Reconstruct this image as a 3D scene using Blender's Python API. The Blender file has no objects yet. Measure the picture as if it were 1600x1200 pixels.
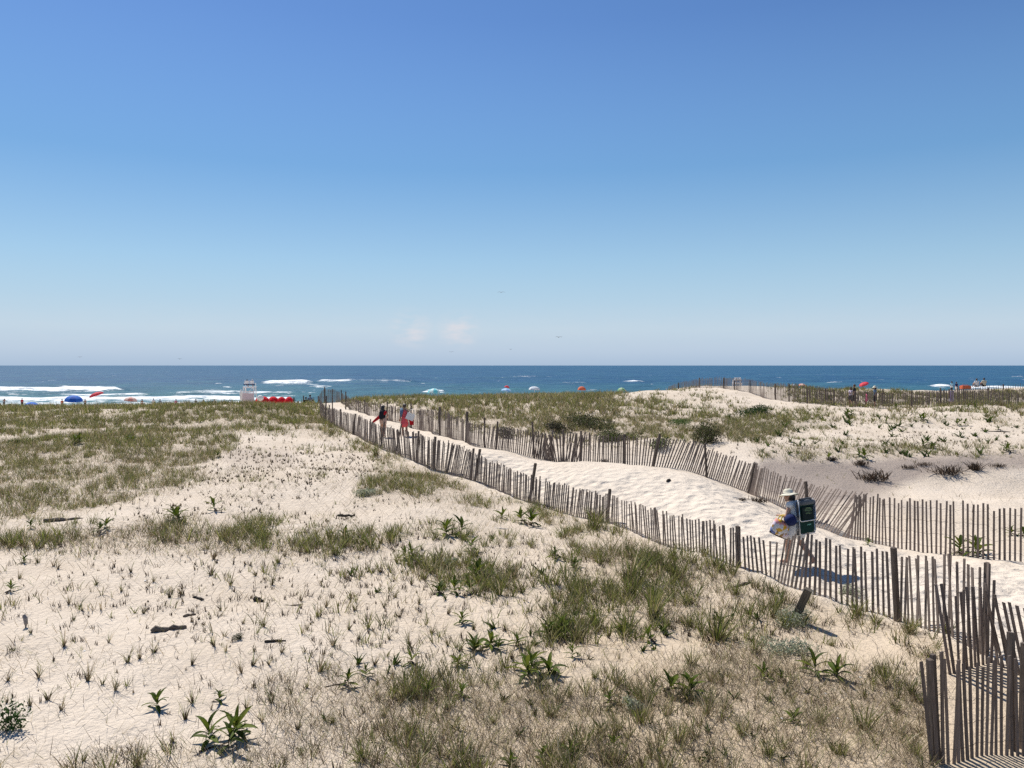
import bpy, bmesh, math, random
import numpy as np
from mathutils import Vector, Matrix

# ------------------------------------------------------------------ camera, world, sun, exposure
F = 1230.0            # focal length in photo pixels (photo 1600 wide)
HY = 571.0            # photo row of the horizon
CZ = 9.0              # eye height above the sea
sc = bpy.context.scene
cam_d = bpy.data.cameras.new("camera")
cam = bpy.data.objects.new("camera", cam_d)
sc.collection.objects.link(cam)
cam.location = (0, 0, CZ)
cam.rotation_euler = (math.radians(90), 0, 0)
cam_d.sensor_width = 36.0
cam_d.lens = F / 1600 * 36.0
cam_d.shift_y = -(600 - HY) / 1600.0
cam_d.clip_start = 0.1
cam_d.clip_end = 120000
sc.camera = cam

SUN_AZ, SUN_EL = math.radians(-34), math.radians(53)
sun_vec = Vector((math.sin(SUN_AZ) * math.cos(SUN_EL), math.cos(SUN_AZ) * math.cos(SUN_EL), math.sin(SUN_EL)))
sd = bpy.data.lights.new("sun", 'SUN')
sd.energy = 4.95
sd.angle = math.radians(0.55)
sd.color = (1.0, 0.955, 0.88)
so = bpy.data.objects.new("sun", sd)
sc.collection.objects.link(so)
so.rotation_euler = sun_vec.to_track_quat('Z', 'Y').to_euler()

world = bpy.data.worlds.new("World")
sc.world = world
world.use_nodes = True
wn = world.node_tree
wn.nodes.clear()
w_out = wn.nodes.new("ShaderNodeOutputWorld")
w_bg = wn.nodes.new("ShaderNodeBackground")
w_sky = wn.nodes.new("ShaderNodeTexSky")
w_sky.sky_type = 'NISHITA'
w_sky.sun_disc = False
w_sky.sun_elevation = SUN_EL
w_sky.sun_rotation = SUN_AZ
w_sky.altitude = 0
w_sky.air_density = 1.0
w_sky.dust_density = 0.1
w_sky.ozone_density = 4.0
SKY, EXPO = 0.069, 0.34
w_bg.inputs[1].default_value = SKY
# thin far cirrus wisps low over the horizon
w_tc = wn.nodes.new("ShaderNodeTexCoord")
w_map = wn.nodes.new("ShaderNodeMapping")
w_map.inputs['Scale'].default_value = (34, 34, 110)
w_noi = wn.nodes.new("ShaderNodeTexNoise")
w_noi.inputs['Scale'].default_value = 1.0
w_noi.inputs['Detail'].default_value = 6
w_ramp = wn.nodes.new("ShaderNodeValToRGB")
w_ramp.color_ramp.elements[0].position = 0.36
w_ramp.color_ramp.elements[1].position = 0.66
w_sep = wn.nodes.new("ShaderNodeSeparateXYZ")
w_z = wn.nodes.new("ShaderNodeMapRange")          # only in a low band of the sky
w_z.interpolation_type = 'SMOOTHSTEP'
w_z.inputs[1].default_value = 0.095; w_z.inputs[2].default_value = 0.045
w_z.inputs[3].default_value = 0.0;   w_z.inputs[4].default_value = 1.0
w_z2 = wn.nodes.new("ShaderNodeMapRange")
w_z2.interpolation_type = 'SMOOTHSTEP'
w_z2.inputs[1].default_value = 0.01; w_z2.inputs[2].default_value = 0.035
w_m1 = wn.nodes.new("ShaderNodeMath"); w_m1.operation = 'MULTIPLY'
w_m2 = wn.nodes.new("ShaderNodeMath"); w_m2.operation = 'MULTIPLY'
w_m3 = wn.nodes.new("ShaderNodeMath"); w_m3.operation = 'MULTIPLY'; w_m3.inputs[1].default_value = 0.6
w_mix = wn.nodes.new("ShaderNodeMix"); w_mix.data_type = 'RGBA'
w_mix.inputs[7].default_value = (.80 / .087, .74 / .087, .76 / .087, 1)
w_hsv = wn.nodes.new("ShaderNodeHueSaturation")
w_hsv.inputs['Saturation'].default_value = 1.08
w_tint = wn.nodes.new("ShaderNodeMix"); w_tint.data_type = 'RGBA'; w_tint.blend_type = 'MULTIPLY'; w_tint.inputs[0].default_value = 1
w_tint.clamp_result = False
w_tint.inputs[7].default_value = (.94, 1.05, 1.22, 1)
# marine haze: the lowest degrees of the whole sky pale towards a soft blue grey
w_hc = wn.nodes.new("ShaderNodeValToRGB"); w_hf = wn.nodes.new("ShaderNodeValToRGB")
HZ = [(0.0, (.405, .525, .69), .97), (0.018, (.49, .60, .745), .95), (0.045, (.545, .665, .775), .93), (0.08, (.47, .64, .775), .86), (0.13, (.40, .61, .755), .66), (0.24, (.19, .42, .67), .5), (0.40, (.2, .4, .7), 0.0)]
for ramp, k in ((w_hc.color_ramp, 0), (w_hf.color_ramp, 1)):
    while len(ramp.elements) < len(HZ): ramp.elements.new(.5)
    for e, (p, c, f) in zip(ramp.elements, HZ):
        e.position = p; e.color = (*c, 1) if k == 0 else (f, f, f, 1)
w_scale = wn.nodes.new("ShaderNodeVectorMath"); w_scale.operation = 'SCALE'; w_scale.inputs['Scale'].default_value = 1 / (SKY * 2 ** EXPO)
w_hm = wn.nodes.new("ShaderNodeMix"); w_hm.data_type = 'RGBA'; w_hm.clamp_result = False
w_gam = wn.nodes.new("ShaderNodeGamma"); w_gam.inputs[1].default_value = 1.0
L = wn.links.new
L(w_tc.outputs['Generated'], w_map.inputs[0]); L(w_map.outputs[0], w_noi.inputs['Vector'])
L(w_noi.outputs['Fac'], w_ramp.inputs[0]); L(w_tc.outputs['Generated'], w_sep.inputs[0])
L(w_sep.outputs[2], w_z.inputs[0]); L(w_sep.outputs[2], w_z2.inputs[0])
w_band = wn.nodes.new("ShaderNodeVectorMath"); w_band.operation = 'DISTANCE'; w_band.inputs[1].default_value = (-.128, .991, .045)   # the two small puffs
w_band2 = wn.nodes.new("ShaderNodeVectorMath"); w_band2.operation = 'DISTANCE'; w_band2.inputs[1].default_value = (-.068, .997, .0435)
w_min = wn.nodes.new("ShaderNodeMath"); w_min.operation = 'MINIMUM'
w_bm = wn.nodes.new("ShaderNodeMapRange"); w_bm.interpolation_type = 'SMOOTHSTEP'; w_bm.inputs[1].default_value = .034; w_bm.inputs[2].default_value = .004
w_bm.inputs[3].default_value = .05; w_bm.inputs[4].default_value = 1.0
w_m4 = wn.nodes.new("ShaderNodeMath"); w_m4.operation = 'MULTIPLY'
L(w_tc.outputs['Generated'], w_band.inputs[0]); L(w_tc.outputs['Generated'], w_band2.inputs[0]); L(w_band.outputs['Value'], w_min.inputs[0]); L(w_band2.outputs['Value'], w_min.inputs[1]); L(w_min.outputs[0], w_bm.inputs[0]); L(w_bm.outputs[0], w_m4.inputs[1])
L(w_z.outputs[0], w_m1.inputs[0]); L(w_z2.outputs[0], w_m1.inputs[1])
L(w_m1.outputs[0], w_m2.inputs[0]); L(w_ramp.outputs[0], w_m2.inputs[1])
L(w_m2.outputs[0], w_m4.inputs[0]); L(w_m4.outputs[0], w_m3.inputs[0]); L(w_m3.outputs[0], w_mix.inputs[0])
L(w_sky.outputs[0], w_hsv.inputs['Color']); L(w_hsv.outputs[0], w_tint.inputs[6])
L(w_sep.outputs[2], w_hc.inputs[0]); L(w_sep.outputs[2], w_hf.inputs[0]); L(w_hc.outputs[0], w_scale.inputs[0])
L(w_hf.outputs[0], w_hm.inputs[0]); L(w_tint.outputs[2], w_hm.inputs[6]); L(w_scale.outputs[0], w_hm.inputs[7])
L(w_hm.outputs[2], w_mix.inputs[6])
L(w_mix.outputs[2], w_gam.inputs[0]); L(w_gam.outputs[0], w_bg.inputs[0]); L(w_bg.outputs[0], w_out.inputs[0])

sc.view_settings.view_transform = 'Standard'
sc.view_settings.look = 'None'
sc.view_settings.exposure = EXPO
sc.view_settings.gamma = 1.0
sc.view_settings.use_curve_mapping = False
sc.render.engine = 'CYCLES'
sc.cycles.use_denoising = False
sc.cycles.max_bounces = 6
sc.cycles.transparent_max_bounces = 8

rng = np.random.default_rng(7)
random.seed(7)
COL = sc.collection

# ------------------------------------------------------------------ noise
_tab = np.random.default_rng(3).random((256, 256))
def vnoise(x, y):
    x = np.asarray(x, float); y = np.asarray(y, float)
    xi = np.floor(x); yi = np.floor(y); fx = x - xi; fy = y - yi
    fx = fx * fx * (3 - 2 * fx); fy = fy * fy * (3 - 2 * fy)
    xi = xi.astype(int); yi = yi.astype(int)
    a = _tab[xi & 255, yi & 255]; b = _tab[(xi + 1) & 255, yi & 255]
    c = _tab[xi & 255, (yi + 1) & 255]; d = _tab[(xi + 1) & 255, (yi + 1) & 255]
    return (a + (b - a) * fx) * (1 - fy) + (c + (d - c) * fx) * fy - 0.5
def fbm(x, y, o=4, g=0.5):
    s = 0; a = 1
    for i in range(o):
        s = s + a * vnoise(x * 2 ** i + 17.3 * i, y * 2 ** i + 5.1 * i); a *= g
    return s

# ------------------------------------------------------------------ fence courses: (photo column, distance, base row, top row)
FEN_A = [(1543,12,1026,885),(1485,12.8,1000,880),(1405,14,972,867),(1320,15,945,853),(1240,15.8,925,838),(1220,16.1,918,838),
 (1203,16.5,905,848),(1185,16.8,898,846),(1154,17.3,890,830),(1100,18.4,866,815),(1050,19.6,856,803),(1000,21,841,792),(945,23,815,771),
 (880,24.6,800,757),(820,26,783,741),(775,27.6,766,724),(735,29,754,712),(700,30.2,742,693),(680,31,735,686),
 (650,32.3,722,676),(600,35.5,702,664),(550,40,680,649),(525,43.5,668,641),(510,48,660,637),(498,53,650,628)]
FEN_B = [(2100,14.2,976,868),(1800,16.4,925,832),(1640,18.2,890,803),(1600,18.8,880,798),(1520,19.6,868,785),(1440,20.5,860,778),(1330,22.3,838,769),
 (1300,22.8,830,768),(1250,24.5,808,757),(1210,26,786,740),(1172,27.3,770,724),(1140,28,758,716),(1100,29,744,702),
 (1060,29.8,733,690),(1000,30.5,729,684),(940,31.2,727,681),(900,31.5,726,680),(860,32,722,680),(835,32.5,716,676),
 (800,33.2,706,670),(770,34,702,667),(740,35.3,696,661),(720,36.5,690,655),(690,39,682,643),(670,42,675,641),
 (650,44,671,640),(625,47,662,637),(600,50,655,632),(570,54,646,628),(545,58,640,623)]
FEN_C = [(545,60,638,621),(530,66,627,611),(519,68,634,613),(506,70,639,616),(497,73,641,624)]
FEN_D = [(1045,88,609,603),(1060,85,608,598),(1100,80,607,592),(1150,74,609,591),(1200,67,622,597),(1240,63,630,601),
 (1290,61,635,608),(1330,60,638,613),(1400,60,638,613),(1500,60,633,609),(1560,60,634,612),(1680,60,637,614)]
FEN_E = [(1265,73,622,602),(1300,71,630,608),(1400,70,632,611),(1500,70,629,607),(1600,70,627,606),(1690,70,628,607)]

# ------------------------------------------------------------------ terrain: drop below the eye, thin-plate through surveyed points
CP = []                                     # (photo column at that distance, distance, drop)
def P(px, py, d): CP.append((px, d, (py - HY) * d / F))
def Q(px, d, drop): CP.append((px, d, drop))
for fen in (FEN_A, FEN_B, FEN_D):
    for i, (px, d, b, t) in enumerate(fen): P(px, b, d)
for px, d, b, t in FEN_E: P(px, b + 2, d)
for px in (0, 400, 800, 1200, 1430): P(px, 1200, 8.8)
for px in (0, 400, 800): P(px, 1100, 10.35)
for px in (0, 400, 800): P(px, 1000, 12.6)
P(1240,985,13.1); P(1100,1000,12.7); P(1100,1100,10.4); P(1300,1100,10.4); P(1450,1100,10.5); P(1590,1168,9.6); P(1700,1168,9.6)
P(1600,1060,11.1); P(1700,1060,11)
for a in [(0,690,36),(200,700,34),(400,683,38),(450,720,32),(350,722,31),(0,800,22),(200,790,22.6),(330,746,27.5),
          (600,762,25.3),(500,800,22),(700,800,22.4),(200,860,18),(500,880,17.2),(800,880,17.6),(1000,915,15.9),(0,900,16),
          (550,720,33),(620,742,28.3),(900,860,18.6),(0,665,45),(400,655,45),(200,668,43),(-300,800,22),(-300,900,16),(-300,690,36),
          (0,643,55),(200,640,55),(300,636,53),(400,634,52),(470,640,55),(-300,646,56),
          (900,722,29.6),(1000,724,28.4),(1080,741,26.3),(1000,760,25.4),(900,760,26.4),(1100,790,22.4),(1180,802,21.3),
          (1000,800,23.1),(1300,880,17.6),(1450,905,16.1),(1250,862,18.4),(1600,950,14),(780,713,31),(740,708,31),(600,684,40),(640,682,40),
          (560,655,50),(530,637,60),
          (1250,760,30),(1400,782,28),(1580,792,27),(1590,850,21.5),(1460,830,23.5),(1350,757,32.6),(1500,750,33.3),(1640,751,33.3),
          (1350,725,34.6),(1500,722,35),(1640,719,35),(1230,724,33.5),(1150,690,38),(1300,680,43),(1450,680,43),(1590,690,41),
          (1200,652,52),(1400,652,51),(1590,652,51),(1060,640,55),(1110,628,62),
          (600,622,68),(700,623,68),(800,621,70),(900,619,72),(1000,613,76),
          (700,650,52),(850,650,50),(1000,650,50),(850,692,39.5),(950,700,37),(750,672,43),(1030,690,38.5)]: P(*a)
Q(1300,85,2.65); Q(1400,85,2.75); Q(1450,85,3.3); Q(1500,82,3.2); Q(1560,88,2.75); Q(1660,90,2.6)
for px in (-400, 0, 200, 400): Q(px, 66, 3.6)
for px in (-400, 0, 200, 400, 520): Q(px, 85, 5.6)
for px in (700, 900, 1000): Q(px, 88, 4.2)
Q(1100,100,4.6); Q(1300,104,4.2); Q(1600,108,4.2)
for px in (-500, 0, 400, 800, 1200, 1600, 2100):
    Q(px, 125, 7.25); Q(px, 150, 7.8); Q(px, 172, 8.7); Q(px, 190, 9.6); Q(px, 215, 11)
Q(2300,60,3.3); Q(2300,30,4.6); Q(2300,18,4.7); Q(-600,12,4.4); Q(-900,60,3.3); Q(-900,25,4.2); Q(2300,90,2.8); Q(-900,90,6)
for px in (-1500, 800, 3000): Q(px, 4.0, 4.6)
Q(2600, 9, 4.75); Q(-1500,9,4.5)
CPa = np.array(CP)
def warp(px, d): return np.stack([(px - 800) / 380.0, np.log(d) * 3.4], -1)
_c = warp(CPa[:, 0], CPa[:, 1])
def _U(r2): return 0.5 * r2 * np.log(r2 + 1e-9)
_n = len(_c)
_K = _U(((_c[:, None] - _c[None]) ** 2).sum(-1)) + np.eye(_n) * 0.004
_Pm = np.hstack([np.ones((_n, 1)), _c])
_A = np.zeros((_n + 3, _n + 3)); _A[:_n, :_n] = _K; _A[:_n, _n:] = _Pm; _A[_n:, :_n] = _Pm.T
_w = np.linalg.solve(_A, np.concatenate([CPa[:, 2], np.zeros(3)]))
def drop_at(px, d):
    px = np.clip(px, -1800, 3400)
    q = warp(px, np.maximum(d, 3.0)); out = np.empty(len(q))
    for i in range(0, len(q), 20000):
        s = q[i:i + 20000]
        out[i:i + 20000] = _U(((s[:, None] - _c[None]) ** 2).sum(-1)) @ _w[:_n] + _w[_n] + s @ _w[_n + 1:]
    return out

# --- maps painted over the photo frame to say where each cover grows (looked up by true ground position)
MW, MH = 400, 300
_gx, _gy = np.meshgrid((np.arange(MW) + .5) * 4, (np.arange(MH) + .5) * 4)
def poly_mask(poly):
    m = np.zeros((MH, MW), bool); n = len(poly)
    for i in range(n):
        x0, y0 = poly[i]; x1, y1 = poly[(i + 1) % n]
        if y0 == y1: continue
        c = ((y0 > _gy) != (y1 > _gy)) & (_gx < (x1 - x0) * (_gy - y0) / (y1 - y0) + x0)
        m ^= c
    return m.astype(float)
def blur(m, r):
    for _ in range(2):
        k = np.ones(2 * r + 1) / (2 * r + 1)
        p = np.pad(m, ((r, r), (r, r)), 'edge')
        p = np.apply_along_axis(lambda v: np.convolve(v, k, 'valid'), 1, p)
        m = np.apply_along_axis(lambda v: np.convolve(v, k, 'valid'), 0, p)
    return m
def layer(items, r=2, base=0.0):
    out = np.full((MH, MW), base)
    for v, poly in items:
        out = np.maximum(out, poly_mask(poly) * v)
    return blur(out, r)
def cut(m, items, r=1):
    for v, poly in items:
        k = blur(poly_mask(poly), r); m = m * (1 - k) + v * k
    return m
def look(m, px, py):
    x = np.clip(px / 4 - .5, 0, MW - 1.001); y = np.clip(py / 4 - .5, 0, MH - 1.001)
    xi = x.astype(int); yi = y.astype(int); fx = x - xi; fy = y - yi
    return (m[yi, xi] * (1 - fx) + m[yi, xi + 1] * fx) * (1 - fy) + (m[yi + 1, xi] * (1 - fx) + m[yi + 1, xi + 1] * fx) * fy

PATH_POLY = [(1600,882),(1440,862),(1330,840),(1250,810),(1172,772),(1100,745),(1000,726),(900,727),(835,718),(770,704),(690,684),(600,657),(545,640),
             (520,634),(505,652),(525,668),(600,702),(650,722),(700,742),(735,754),(820,783),(945,815),(1050,856),(1154,890),(1240,925),(1405,972),(1543,1026),(1600,1050)]
path_map = layer([(1.0, PATH_POLY)], 2)
dark_sand_map = layer([(1.0, [(1190,722),(1330,722),(1400,716),(1600,712),(1600,735),(1520,738),(1430,748),(1400,760),(1330,768),(1290,800),(1200,770),(1170,745)]),
                  (.55, [(1290,765),(1370,770),(1500,800),(1440,815),(1330,790)]), (.5, [(330,690),(480,700),(470,730),(350,735)])], 3)  # patches of darker, greyer sand: hollow wall and floor, left dune

grass_map = layer([
 (1.35, [(0,636),(150,634),(300,626),(400,624),(500,638),(530,676),(490,674),(380,674),(300,662),(200,668),(120,672),(0,678)]),
 (1.45, [(0,696),(60,690),(120,684),(200,668),(330,672),(375,688),(340,712),(290,732),(330,748),(240,768),(100,802),(0,812)]),
 (.75, [(0,838),(150,815),(330,812),(480,812),(640,845),(560,870),(400,860),(200,858),(0,860)]),
 (.35, [(330,735),(520,735),(520,752),(330,760)]),
 (.85, [(470,655),(560,688),(620,712),(700,742),(800,790),(690,792),(620,772),(540,778),(560,750),(600,735),(560,700)]),
 (.72, [(790,772),(870,795),(960,818),(1060,858),(1240,925),(1330,955),(1480,1002),(1450,1040),(1300,990),(1180,1000),(1050,985),(950,960),(930,890),(850,820)]),
 (.55, [(640,868),(760,878),(860,905),(800,945),(720,930),(640,900)]),
 (.55, [(860,900),(950,900),(1100,980),(1250,1020),(1430,1040),(1450,1200),(560,1200),(540,1140),(640,1060),(760,1030),(850,1000)]),
 (1.25, [(530,616),(700,612),(900,608),(980,606),(960,625),(1080,640),(1180,655),(1290,650),(1240,672),(1150,690),(1040,688),(900,692),(740,668),(640,640),(540,630)]),
 (.60, [(1180,690),(1400,694),(1600,690),(1600,716),(1400,716),(1280,724),(1180,718)]),
 (.45, [(1240,640),(1400,645),(1600,636),(1600,664),(1500,660),(1380,668),(1260,672)]),
 (1.0, [(1230,600),(1480,600),(1480,618),(1300,612)]), (1.3, [(1200,604),(1300,604),(1600,604),(1600,627),(1330,629),(1250,622)]),
 (.5, [(1500,592),(1600,590),(1600,612)]),
 (.42, [(0,1168),(300,1160),(560,1145),(560,1200),(0,1200)]), (.5, [(1090,625),(1240,650),(1200,660),(1100,640)]),
 ], 2)
# thin scatter on open sand
scatter = layer([(.10, [(0,812),(1000,812),(1543,1026),(1450,1200),(0,1200)]), (.16, [(380,860),(640,870),(860,960),(700,1040),(420,1040)]),
                 (.20, [(600,770),(800,790),(950,870),(900,960),(700,870)]), (.14, [(330,690),(560,690),(620,770),(330,800)]),
                 (.12, [(1180,650),(1600,650),(1600,715),(1180,715)]), (.3, [(850,930),(1480,1010),(1450,1200),(700,1200)])], 4)
grass_map = np.maximum(grass_map, scatter)
grass_map = cut(grass_map, [(0.0, PATH_POLY), (.15, [(0,646),(240,644),(260,652),(0,658)]), (0.03, [(1180,722),(1600,718),(1600,850),(1330,836)]),
                            (.42, [(960,618),(1090,612),(1200,632),(1160,640),(1060,632)]), (.2,[(930,652),(1090,652),(1100,668),(960,664)]),
                            (.16,[(1020,606),(1110,604),(1150,612),(1090,618),(1030,612)]), (.05,[(1010,985),(1120,1005),(1110,1050),(1020,1040)]),
                            (.05,[(1290,975),(1400,985),(1420,1040),(1310,1030)]), (.12,[(1100,965),(1200,960),(1180,920),(1080,890)]),
                            (.08,[(800,1040),(900,1020),(1000,1050),(900,1090)])], 2)
thatch_map = layer([(1.0, [(560,1200),(530,1150),(620,1080),(720,1060),(860,1075),(950,1100),(1000,1040),(1150,1010),(1300,1060),(1450,1080),(1460,1200)]),
                    (.7, [(0,835),(300,818),(640,850),(560,868),(200,862),(0,862)]), (.6, [(0,695),(350,680),(330,750),(100,805),(0,815)]),
                    (.5, [(850,820),(1050,870),(1300,960),(1050,990),(940,950)]), (.45, [(0,1178),(560,1150),(560,1200),(0,1200)]),
                    (.4,[(400,1060),(640,1040),(600,1180),(420,1180)]), (.5,[(640,870),(860,900),(800,940),(650,900)]),
                    (.5,[(540,620),(1000,610),(1150,680),(900,690),(640,650)])], 3)
thatch_map = cut(thatch_map, [(0.0, PATH_POLY)], 2)
stub_map = layer([(.6, [(330,690),(560,690),(640,770),(600,840),(480,815),(300,812),(140,812),(330,750)]), (.35, [(150,862),(560,872),(700,920),(560,1040),(300,1000),(150,900)]),
                  (.15, [(0,860),(700,870),(760,1000),(560,1150),(0,1160)]), (.4, [(600,800),(860,850),(860,900),(640,880)]),
                  (.7, [(1140,668),(1600,650),(1600,700),(1150,705)]), (.2,[(750,880),(1000,960),(900,1020)])], 4)

# --- ground sheet, regular in (u, v)
NU, NV = 500, 540
U0, U1 = -1.18, 1.18
V0, V1 = math.log(2.2), math.log(218.0)
YO = 6.0
uu = np.linspace(U0, U1, NU); vv = np.linspace(V0, V1, NV)
Ug, Vg = np.meshgrid(uu, vv)
Yg = np.exp(Vg) - YO; Xg = Ug * (Yg + YO)
_yc = np.maximum(Yg, 3.0)
PXg = 800 + F * Xg / _yc
Dg = drop_at(PXg.ravel(), _yc.ravel()).reshape(Xg.shape)
Zg = CZ - Dg
_py = HY + F * Dg / _yc
_pm = look(path_map, PXg.ravel(), _py.ravel()).reshape(Xg.shape)
_gm = look(grass_map, PXg.ravel(), _py.ravel()).reshape(Xg.shape)
_tm = look(thatch_map, PXg.ravel(), _py.ravel()).reshape(Xg.shape)
_dm = look(dark_sand_map, PXg.ravel(), _py.ravel()).reshape(Xg.shape)
_dune = np.clip((105 - Yg) / 20, 0, 1)
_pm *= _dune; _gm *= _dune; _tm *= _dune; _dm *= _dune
near = np.clip(1 - Yg / 60, 0.25, 1)
rough = (1 - _pm * 0.3)
Zg = Zg + (fbm(Xg / 2.6, Yg / 2.6, 3) * np.where(Xg > .12 * Yg - 1, .22, .14) + fbm(Xg / 0.7 + 9, Yg / 0.7, 3) * 0.05 * near) * rough * np.clip(Yg / 8, .3, 1) * np.where(Yg > 110, .5, 1)
Zg += np.clip(_gm, 0, 1) * (fbm(Xg / .5, Yg / .5, 2) * 0.06) * near
# footprints trodden into the path
foot = np.minimum(vnoise(Xg / .22 + 3, Yg / .22), vnoise(Xg / .31 + 40, Yg / .31))
Zg += _pm * np.clip(foot, -.5, .1) * 0.16 * np.clip(1.3 - Yg / 45, 0.1, 1)
def bil(M, x, y):
    y = np.maximum(y, -3.5)
    v = (np.log(y + YO) - V0) / (V1 - V0) * (NV - 1); u = (x / (y + YO) - U0) / (U1 - U0) * (NU - 1)
    u = np.clip(u, 0, NU - 1.001); v = np.clip(v, 0, NV - 1.001)
    ui = u.astype(int); vi = v.astype(int); fu = u - ui; fv = v - vi
    return (M[vi, ui] * (1 - fu) + M[vi, ui + 1] * fu) * (1 - fv) + (M[vi + 1, ui] * (1 - fu) + M[vi + 1, ui + 1] * fu) * fv
def gz(x, y):
    r = bil(Zg, np.atleast_1d(np.asarray(x, float)), np.atleast_1d(np.asarray(y, float)))
    return float(r[0]) if np.ndim(x) == 0 else r
def proj(x, y, z): return 800 + F * x / y, HY + F * (CZ - z) / y
def hit(px, py, dmin=6.0, dmax=100.0):
    """where the sight line through a photo point meets the ground"""
    d = np.exp(np.linspace(math.log(dmin), math.log(dmax), 900))
    x = (px - 800) / F * d; z = CZ - (py - HY) / F * d
    g = gz(x, d); k = np.argmax(z < g)
    if not (z < g).any(): k = int(np.argmin(np.abs(z - g)[300:])) + 300
    return float(x[k]), float(d[k]), float(g[k])

# ------------------------------------------------------------------ object helpers
def tag(o, label=None, cat=None, group=None, kind=None):
    if label: o["label"] = label
    if cat: o["category"] = cat
    if group: o["group"] = group
    if kind: o["kind"] = kind
    return o
def link(name, me, mat=None, parent=None):
    o = bpy.data.objects.new(name, me); COL.objects.link(o)
    if mat is not None and len(me.materials) == 0: me.materials.append(mat)
    if parent is not None: o.parent = parent
    return o
def empty(name, loc=(0, 0, 0), rz=0.0, label=None, cat=None, group=None):
    o = bpy.data.objects.new(name, None); COL.objects.link(o)
    o.location = loc; o.rotation_euler = (0, 0, rz)
    return tag(o, label, cat, group)
def mesh_np(name, V, faces_flat, sizes, cols=None, smooth=False, attrs=None):
    me = bpy.data.meshes.new(name)
    V = np.asarray(V, np.float32); nf = len(sizes)
    me.vertices.add(len(V)); me.vertices.foreach_set("co", V.ravel())
    me.loops.add(len(faces_flat)); me.loops.foreach_set("vertex_index", np.asarray(faces_flat, np.int32))
    me.polygons.add(nf)
    st = np.concatenate([[0], np.cumsum(sizes)[:-1]]).astype(np.int32)
    me.polygons.foreach_set("loop_start", st)
    me.update(calc_edges=True)
    if smooth: me.polygons.foreach_set("use_smooth", np.ones(nf, bool))
    if cols is not None:
        a = me.color_attributes.new("col", 'FLOAT_COLOR', 'POINT')
        c = np.ones((len(V), 4), np.float32); c[:, :3] = cols; a.data.foreach_set("color", c.ravel())
    for k, v in (attrs or {}).items():
        a = me.attributes.new(k, 'FLOAT', 'POINT'); a.data.foreach_set("value", np.asarray(v, np.float32))
    return me
def grid_faces(nv, nu):
    i = np.arange((nv - 1) * (nu - 1)); r = i // (nu - 1); c = i % (nu - 1); a = r * nu + c
    return np.stack([a, a + 1, a + nu + 1, a + nu], 1).ravel(), np.full(len(i), 4)

# ------------------------------------------------------------------ materials
def new_mat(name, col=(.5, .5, .5), rough=.8, spec=.3, metal=0.0):
    m = bpy.data.materials.new(name); m.use_nodes = True
    b = m.node_tree.nodes['Principled BSDF']
    b.inputs['Base Color'].default_value = (*col, 1); b.inputs['Roughness'].default_value = rough
    b.inputs['Specular IOR Level'].default_value = spec; b.inputs['Metallic'].default_value = metal
    return m
def nodes_of(m): return m.node_tree.nodes, m.node_tree.links.new, m.node_tree.nodes['Principled BSDF']
def noise_node(nt, scale, detail=4, rough=.55, vec=None):
    n = nt.nodes.new('ShaderNodeTexNoise'); n.inputs['Scale'].default_value = scale
    n.inputs['Detail'].default_value = detail; n.inputs['Roughness'].default_value = rough
    if vec is not None: nt.links.new(vec, n.inputs['Vector'])
    return n
def textured(name, col, col2=None, scale=30, rough=.8, spec=.3, bump=.3, bd=.005, stretch=(1, 1, 1), rnd=0.0):
    """two-tone mottled surface with fine relief"""
    m = new_mat(name, col, rough, spec); N, K, b = nodes_of(m); nt = m.node_tree
    tc = N.new('ShaderNodeTexCoord'); mp = N.new('ShaderNodeMapping'); mp.inputs['Scale'].default_value = stretch
    K(tc.outputs['Object'], mp.inputs[0]); n = noise_node(nt, scale, 5, .6, mp.outputs[0])
    mix = N.new('ShaderNodeMix'); mix.data_type = 'RGBA'
    c2 = col2 or tuple(c * .78 for c in col)
    mix.inputs[6].default_value = (*col, 1); mix.inputs[7].default_value = (*c2, 1)
    rp = N.new('ShaderNodeMapRange'); rp.inputs[1].default_value = .35; rp.inputs[2].default_value = .65
    K(n.outputs[0], rp.inputs[0]); K(rp.outputs[0], mix.inputs[0]); out = mix.outputs[2]
    if rnd:
        oi = N.new('ShaderNodeObjectInfo'); h = N.new('ShaderNodeHueSaturation')
        mr = N.new('ShaderNodeMapRange'); mr.inputs[3].default_value = 1 - rnd; mr.inputs[4].default_value = 1 + rnd
        K(oi.outputs['Random'], mr.inputs[0]); K(mr.outputs[0], h.inputs['Value']); K(out, h.inputs['Color']); out = h.outputs[0]
    K(out, b.inputs['Base Color'])
    bp = N.new('ShaderNodeBump'); bp.inputs['Strength'].default_value = bump; bp.inputs['Distance'].default_value = bd
    K(n.outputs[0], bp.inputs['Height']); K(bp.outputs[0], b.inputs['Normal'])
    return m

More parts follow.
